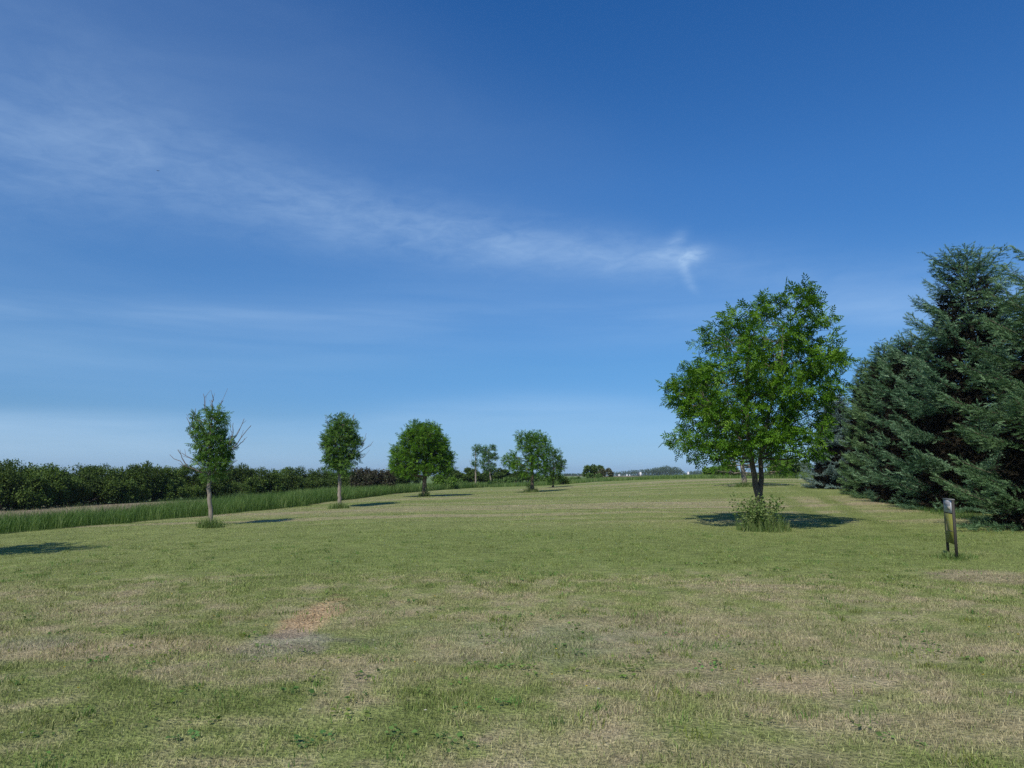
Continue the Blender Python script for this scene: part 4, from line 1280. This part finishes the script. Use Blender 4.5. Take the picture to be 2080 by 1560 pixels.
comb = N(nt, 'ShaderNodeCombineXYZ'); nt.links.new(az, comb.inputs[0]); nt.links.new(el, comb.inputs[1])
rot = N(nt, 'ShaderNodeMapping'); rot.inputs['Rotation'].default_value = (0, 0, math.radians(11)); rot.inputs['Scale'].default_value = (1.0, 3.4, 1.0)
nt.links.new(comb.outputs[0], rot.inputs[0])
flat = N(nt, 'ShaderNodeMapping'); flat.inputs['Rotation'].default_value = (0, 0, math.radians(2)); flat.inputs['Scale'].default_value = (0.9, 9.0, 1.0)
nt.links.new(comb.outputs[0], flat.inputs[0])
wisp = N(nt, 'ShaderNodeMapping'); wisp.inputs['Rotation'].default_value = (0, 0, math.radians(-48)); wisp.inputs['Scale'].default_value = (1.0, 3.0, 1.0)
nt.links.new(comb.outputs[0], wisp.inputs[0])
n_st = noise(rot.outputs[0], 4.0, 7, 0.62, 0.6)
n_wi = noise(wisp.outputs[0], 21.0, 7, 0.66, 0.5)
n_fl = noise(flat.outputs[0], 3.0, 6, 0.55, 0.3)
b1, d1 = band([(0, 295), (150, 300), (420, 370), (700, 445), (1000, 495), (1280, 525), (1420, 530), (1560, 560), (1800, 600)],
              [140, 130, 100, 75, 62, 48, 34, 55, 65], [120, 120, 90, 62, 52, 42, 44, 55, 65],
              [0.66, 0.74, 0.74, 1.0, 1.12, 1.05, 0.62, 0.38, 0.38])
tex1 = M('ADD', 0.22, M('ADD', M('MULTIPLY', smooth(n_st, 0.22, 0.78), 0.46), M('MULTIPLY', smooth(n_wi, 0.28, 0.74), 0.32)))
c1 = M('MULTIPLY', b1, tex1)
# veil over the upper left
b2, _ = band([(0, 120), (400, 170), (800, 260), (1150, 330), (1500, 400)], [330, 280, 190, 120, 100], [260, 240, 200, 140, 120], [0.42, 0.36, 0.26, 0.12, 0.02])
c2 = M('MULTIPLY', b2, smooth(n_st, 0.1, 0.9, 0.55, 1.0))
# flat veils low in the sky
b3, _ = band([(0, 862), (300, 868), (620, 880), (900, 840), (1200, 835), (1500, 870), (1900, 880)], [24, 26, 32, 30, 30, 36, 40], [85, 85, 85, 80, 70, 60, 60], [0.95, 0.85, 0.45, 0.45, 0.55, 0.4, 0.3])
c3 = M('MULTIPLY', b3, smooth(n_fl, 0.25, 0.75, 0.45, 1.0))
b4, _ = band([(0, 612), (500, 640), (900, 640), (1400, 660), (1900, 640)], [16, 14, 18, 40, 60], [20, 24, 26, 40, 60], [0.42, 0.36, 0.28, 0.26, 0.32])
c4 = M('MULTIPLY', b4, smooth(n_fl, 0.3, 0.7, 0.2, 1.0))
b5, _ = band([(0, 690), (600, 690), (1100, 640), (1600, 640), (1900, 640)], [110, 110, 110, 110, 90], [90, 90, 90, 90, 90], [0.60, 0.52, 0.36, 0.34, 0.36])
c4 = M('ADD', c4, M('MULTIPLY', b5, smooth(n_fl, 0.2, 0.8, 0.35, 1.0)))
# bright wisp
def blob_px(px, py, rx, ry, slant):
    a0, e0 = azel(px, py)
    dx = M('DIVIDE', M('ADD', M('SUBTRACT', az, a0), M('MULTIPLY', M('SUBTRACT', el, e0), slant)), rx / F)
    dy = M('DIVIDE', M('SUBTRACT', el, e0), ry / F)
    return M('EXPONENT', M('MULTIPLY', M('ADD', M('POWER', M('ABSOLUTE', dx), 2.0), M('POWER', M('ABSOLUTE', dy), 2.0)), -1.0))
n_f = noise(wisp.outputs[0], 42.0, 5, 0.62, 0.8)
w1 = M('MULTIPLY', blob_px(1404, 520, 26, 15, -0.7), 0.75)
w2 = M('MULTIPLY', blob_px(1375, 488, 17, 18, -0.5), 0.34)
w3 = M('MULTIPLY', blob_px(1390, 545, 11, 24, 0.35), 0.30)
w4 = M('MULTIPLY', blob_px(1403, 578, 10, 16, 0.5), 0.24)
w5 = M('MULTIPLY', blob_px(1340, 520, 50, 16, -0.3), 0.35)
cw = M('MULTIPLY', M('ADD', M('ADD', M('ADD', w1, w2), M('ADD', w3, w4)), w5), smooth(n_f, 0.25, 0.7, 0.4, 1.0))
cl = M('ADD', M('ADD', M('ADD', M('MULTIPLY', c1, 0.30), M('MULTIPLY', c2, 0.30)), M('ADD', M('MULTIPLY', c3, 0.42), M('MULTIPLY', c4, 0.30))), M('MULTIPLY', cw, 0.55))
cl = M('MINIMUM', cl, 0.9)
# depth of blue by height above the horizon
tint = N(nt, 'ShaderNodeValToRGB')
mr = N(nt, 'ShaderNodeMapRange'); mr.inputs[1].default_value = 0.0; mr.inputs[2].default_value = math.radians(45)
nt.links.new(el, mr.inputs[0]); nt.links.new(mr.outputs[0], tint.inputs[0])
TINT = [(0.0, (0.47, 0.76, 1.42)), (2.2, (0.40, 0.65, 1.10)), (4.5, (0.35, 0.61, 0.97)), (8.4, (0.34, 0.66, 0.99)), (15, (0.34, 0.72, 1.10)), (22, (0.32, 0.76, 1.22)), (34, (0.22, 0.70, 1.24)), (45, (0.20, 0.68, 1.22))]
cr_ = tint.color_ramp
for k, (dg, c_) in enumerate(TINT):
    e_ = cr_.elements[0] if k == 0 else (cr_.elements[1] if k == len(TINT) - 1 else cr_.elements.new(dg / 45))
    if k == len(TINT) - 1: e_ = cr_.elements[-1]
    e_.position = dg / 45; e_.color = tuple(v * 0.8 for v in c_) + (1,)
tm = N(nt, 'ShaderNodeMix', data_type='RGBA', blend_type='MULTIPLY'); tm.inputs[0].default_value = 1.0
nt.links.new(sky.outputs[0], tm.inputs[6]); nt.links.new(tint.outputs[0], tm.inputs[7])
cm = N(nt, 'ShaderNodeMix', data_type='RGBA'); nt.links.new(cl, cm.inputs[0])
nt.links.new(tm.outputs[2], cm.inputs[6]); cm.inputs[7].default_value = (4.6, 6.2, 8.0, 1)
bg = N(nt, 'ShaderNodeBackground'); bg.inputs[1].default_value = 0.129
nt.links.new(cm.outputs[2], bg.inputs[0])
ow = N(nt, 'ShaderNodeOutputWorld'); nt.links.new(bg.outputs[0], ow.inputs[0])

# ------------------------------------------------------------------ summer haze over the plain
mb = MB(); mb.box((-2650, -260, -3.2), (2650, 2750, 27.5))
m, nt = nodes('haze_air')
pv = N(nt, 'ShaderNodeVolumePrincipled'); pv.inputs['Color'].default_value = (0.72, 0.84, 1.0, 1)
pv.inputs['Density'].default_value = 0.00013; pv.inputs['Anisotropy'].default_value = 0.2
o = N(nt, 'ShaderNodeOutputMaterial'); nt.links.new(pv.outputs[0], o.inputs['Volume'])
hz_ = mb.build('haze', m)
tag(hz_, 'thin summer haze paling the far woods on the horizon', 'haze', kind='stuff')

# ------------------------------------------------------------------ camera and render
cd = bpy.data.cameras.new('camera'); cam = bpy.data.objects.new('camera', cd); C.objects.link(cam)
cam.location = CAM; cam.rotation_euler = (math.radians(90) + PITCH, 0, 0)
cd.sensor_fit = 'HORIZONTAL'; cd.sensor_width = 36; cd.lens = 36 * F / 2080; cd.clip_start = 0.05; cd.clip_end = 20000
sc.camera = cam
sc.view_settings.view_transform = 'Standard'; sc.view_settings.look = 'None'
sc.view_settings.exposure = 0; sc.view_settings.gamma = 1
cy = sc.cycles
cy.max_bounces = 6; cy.diffuse_bounces = 3; cy.glossy_bounces = 2; cy.transmission_bounces = 4; cy.transparent_max_bounces = 4
cy.volume_bounces = 0
cy.use_denoising = False
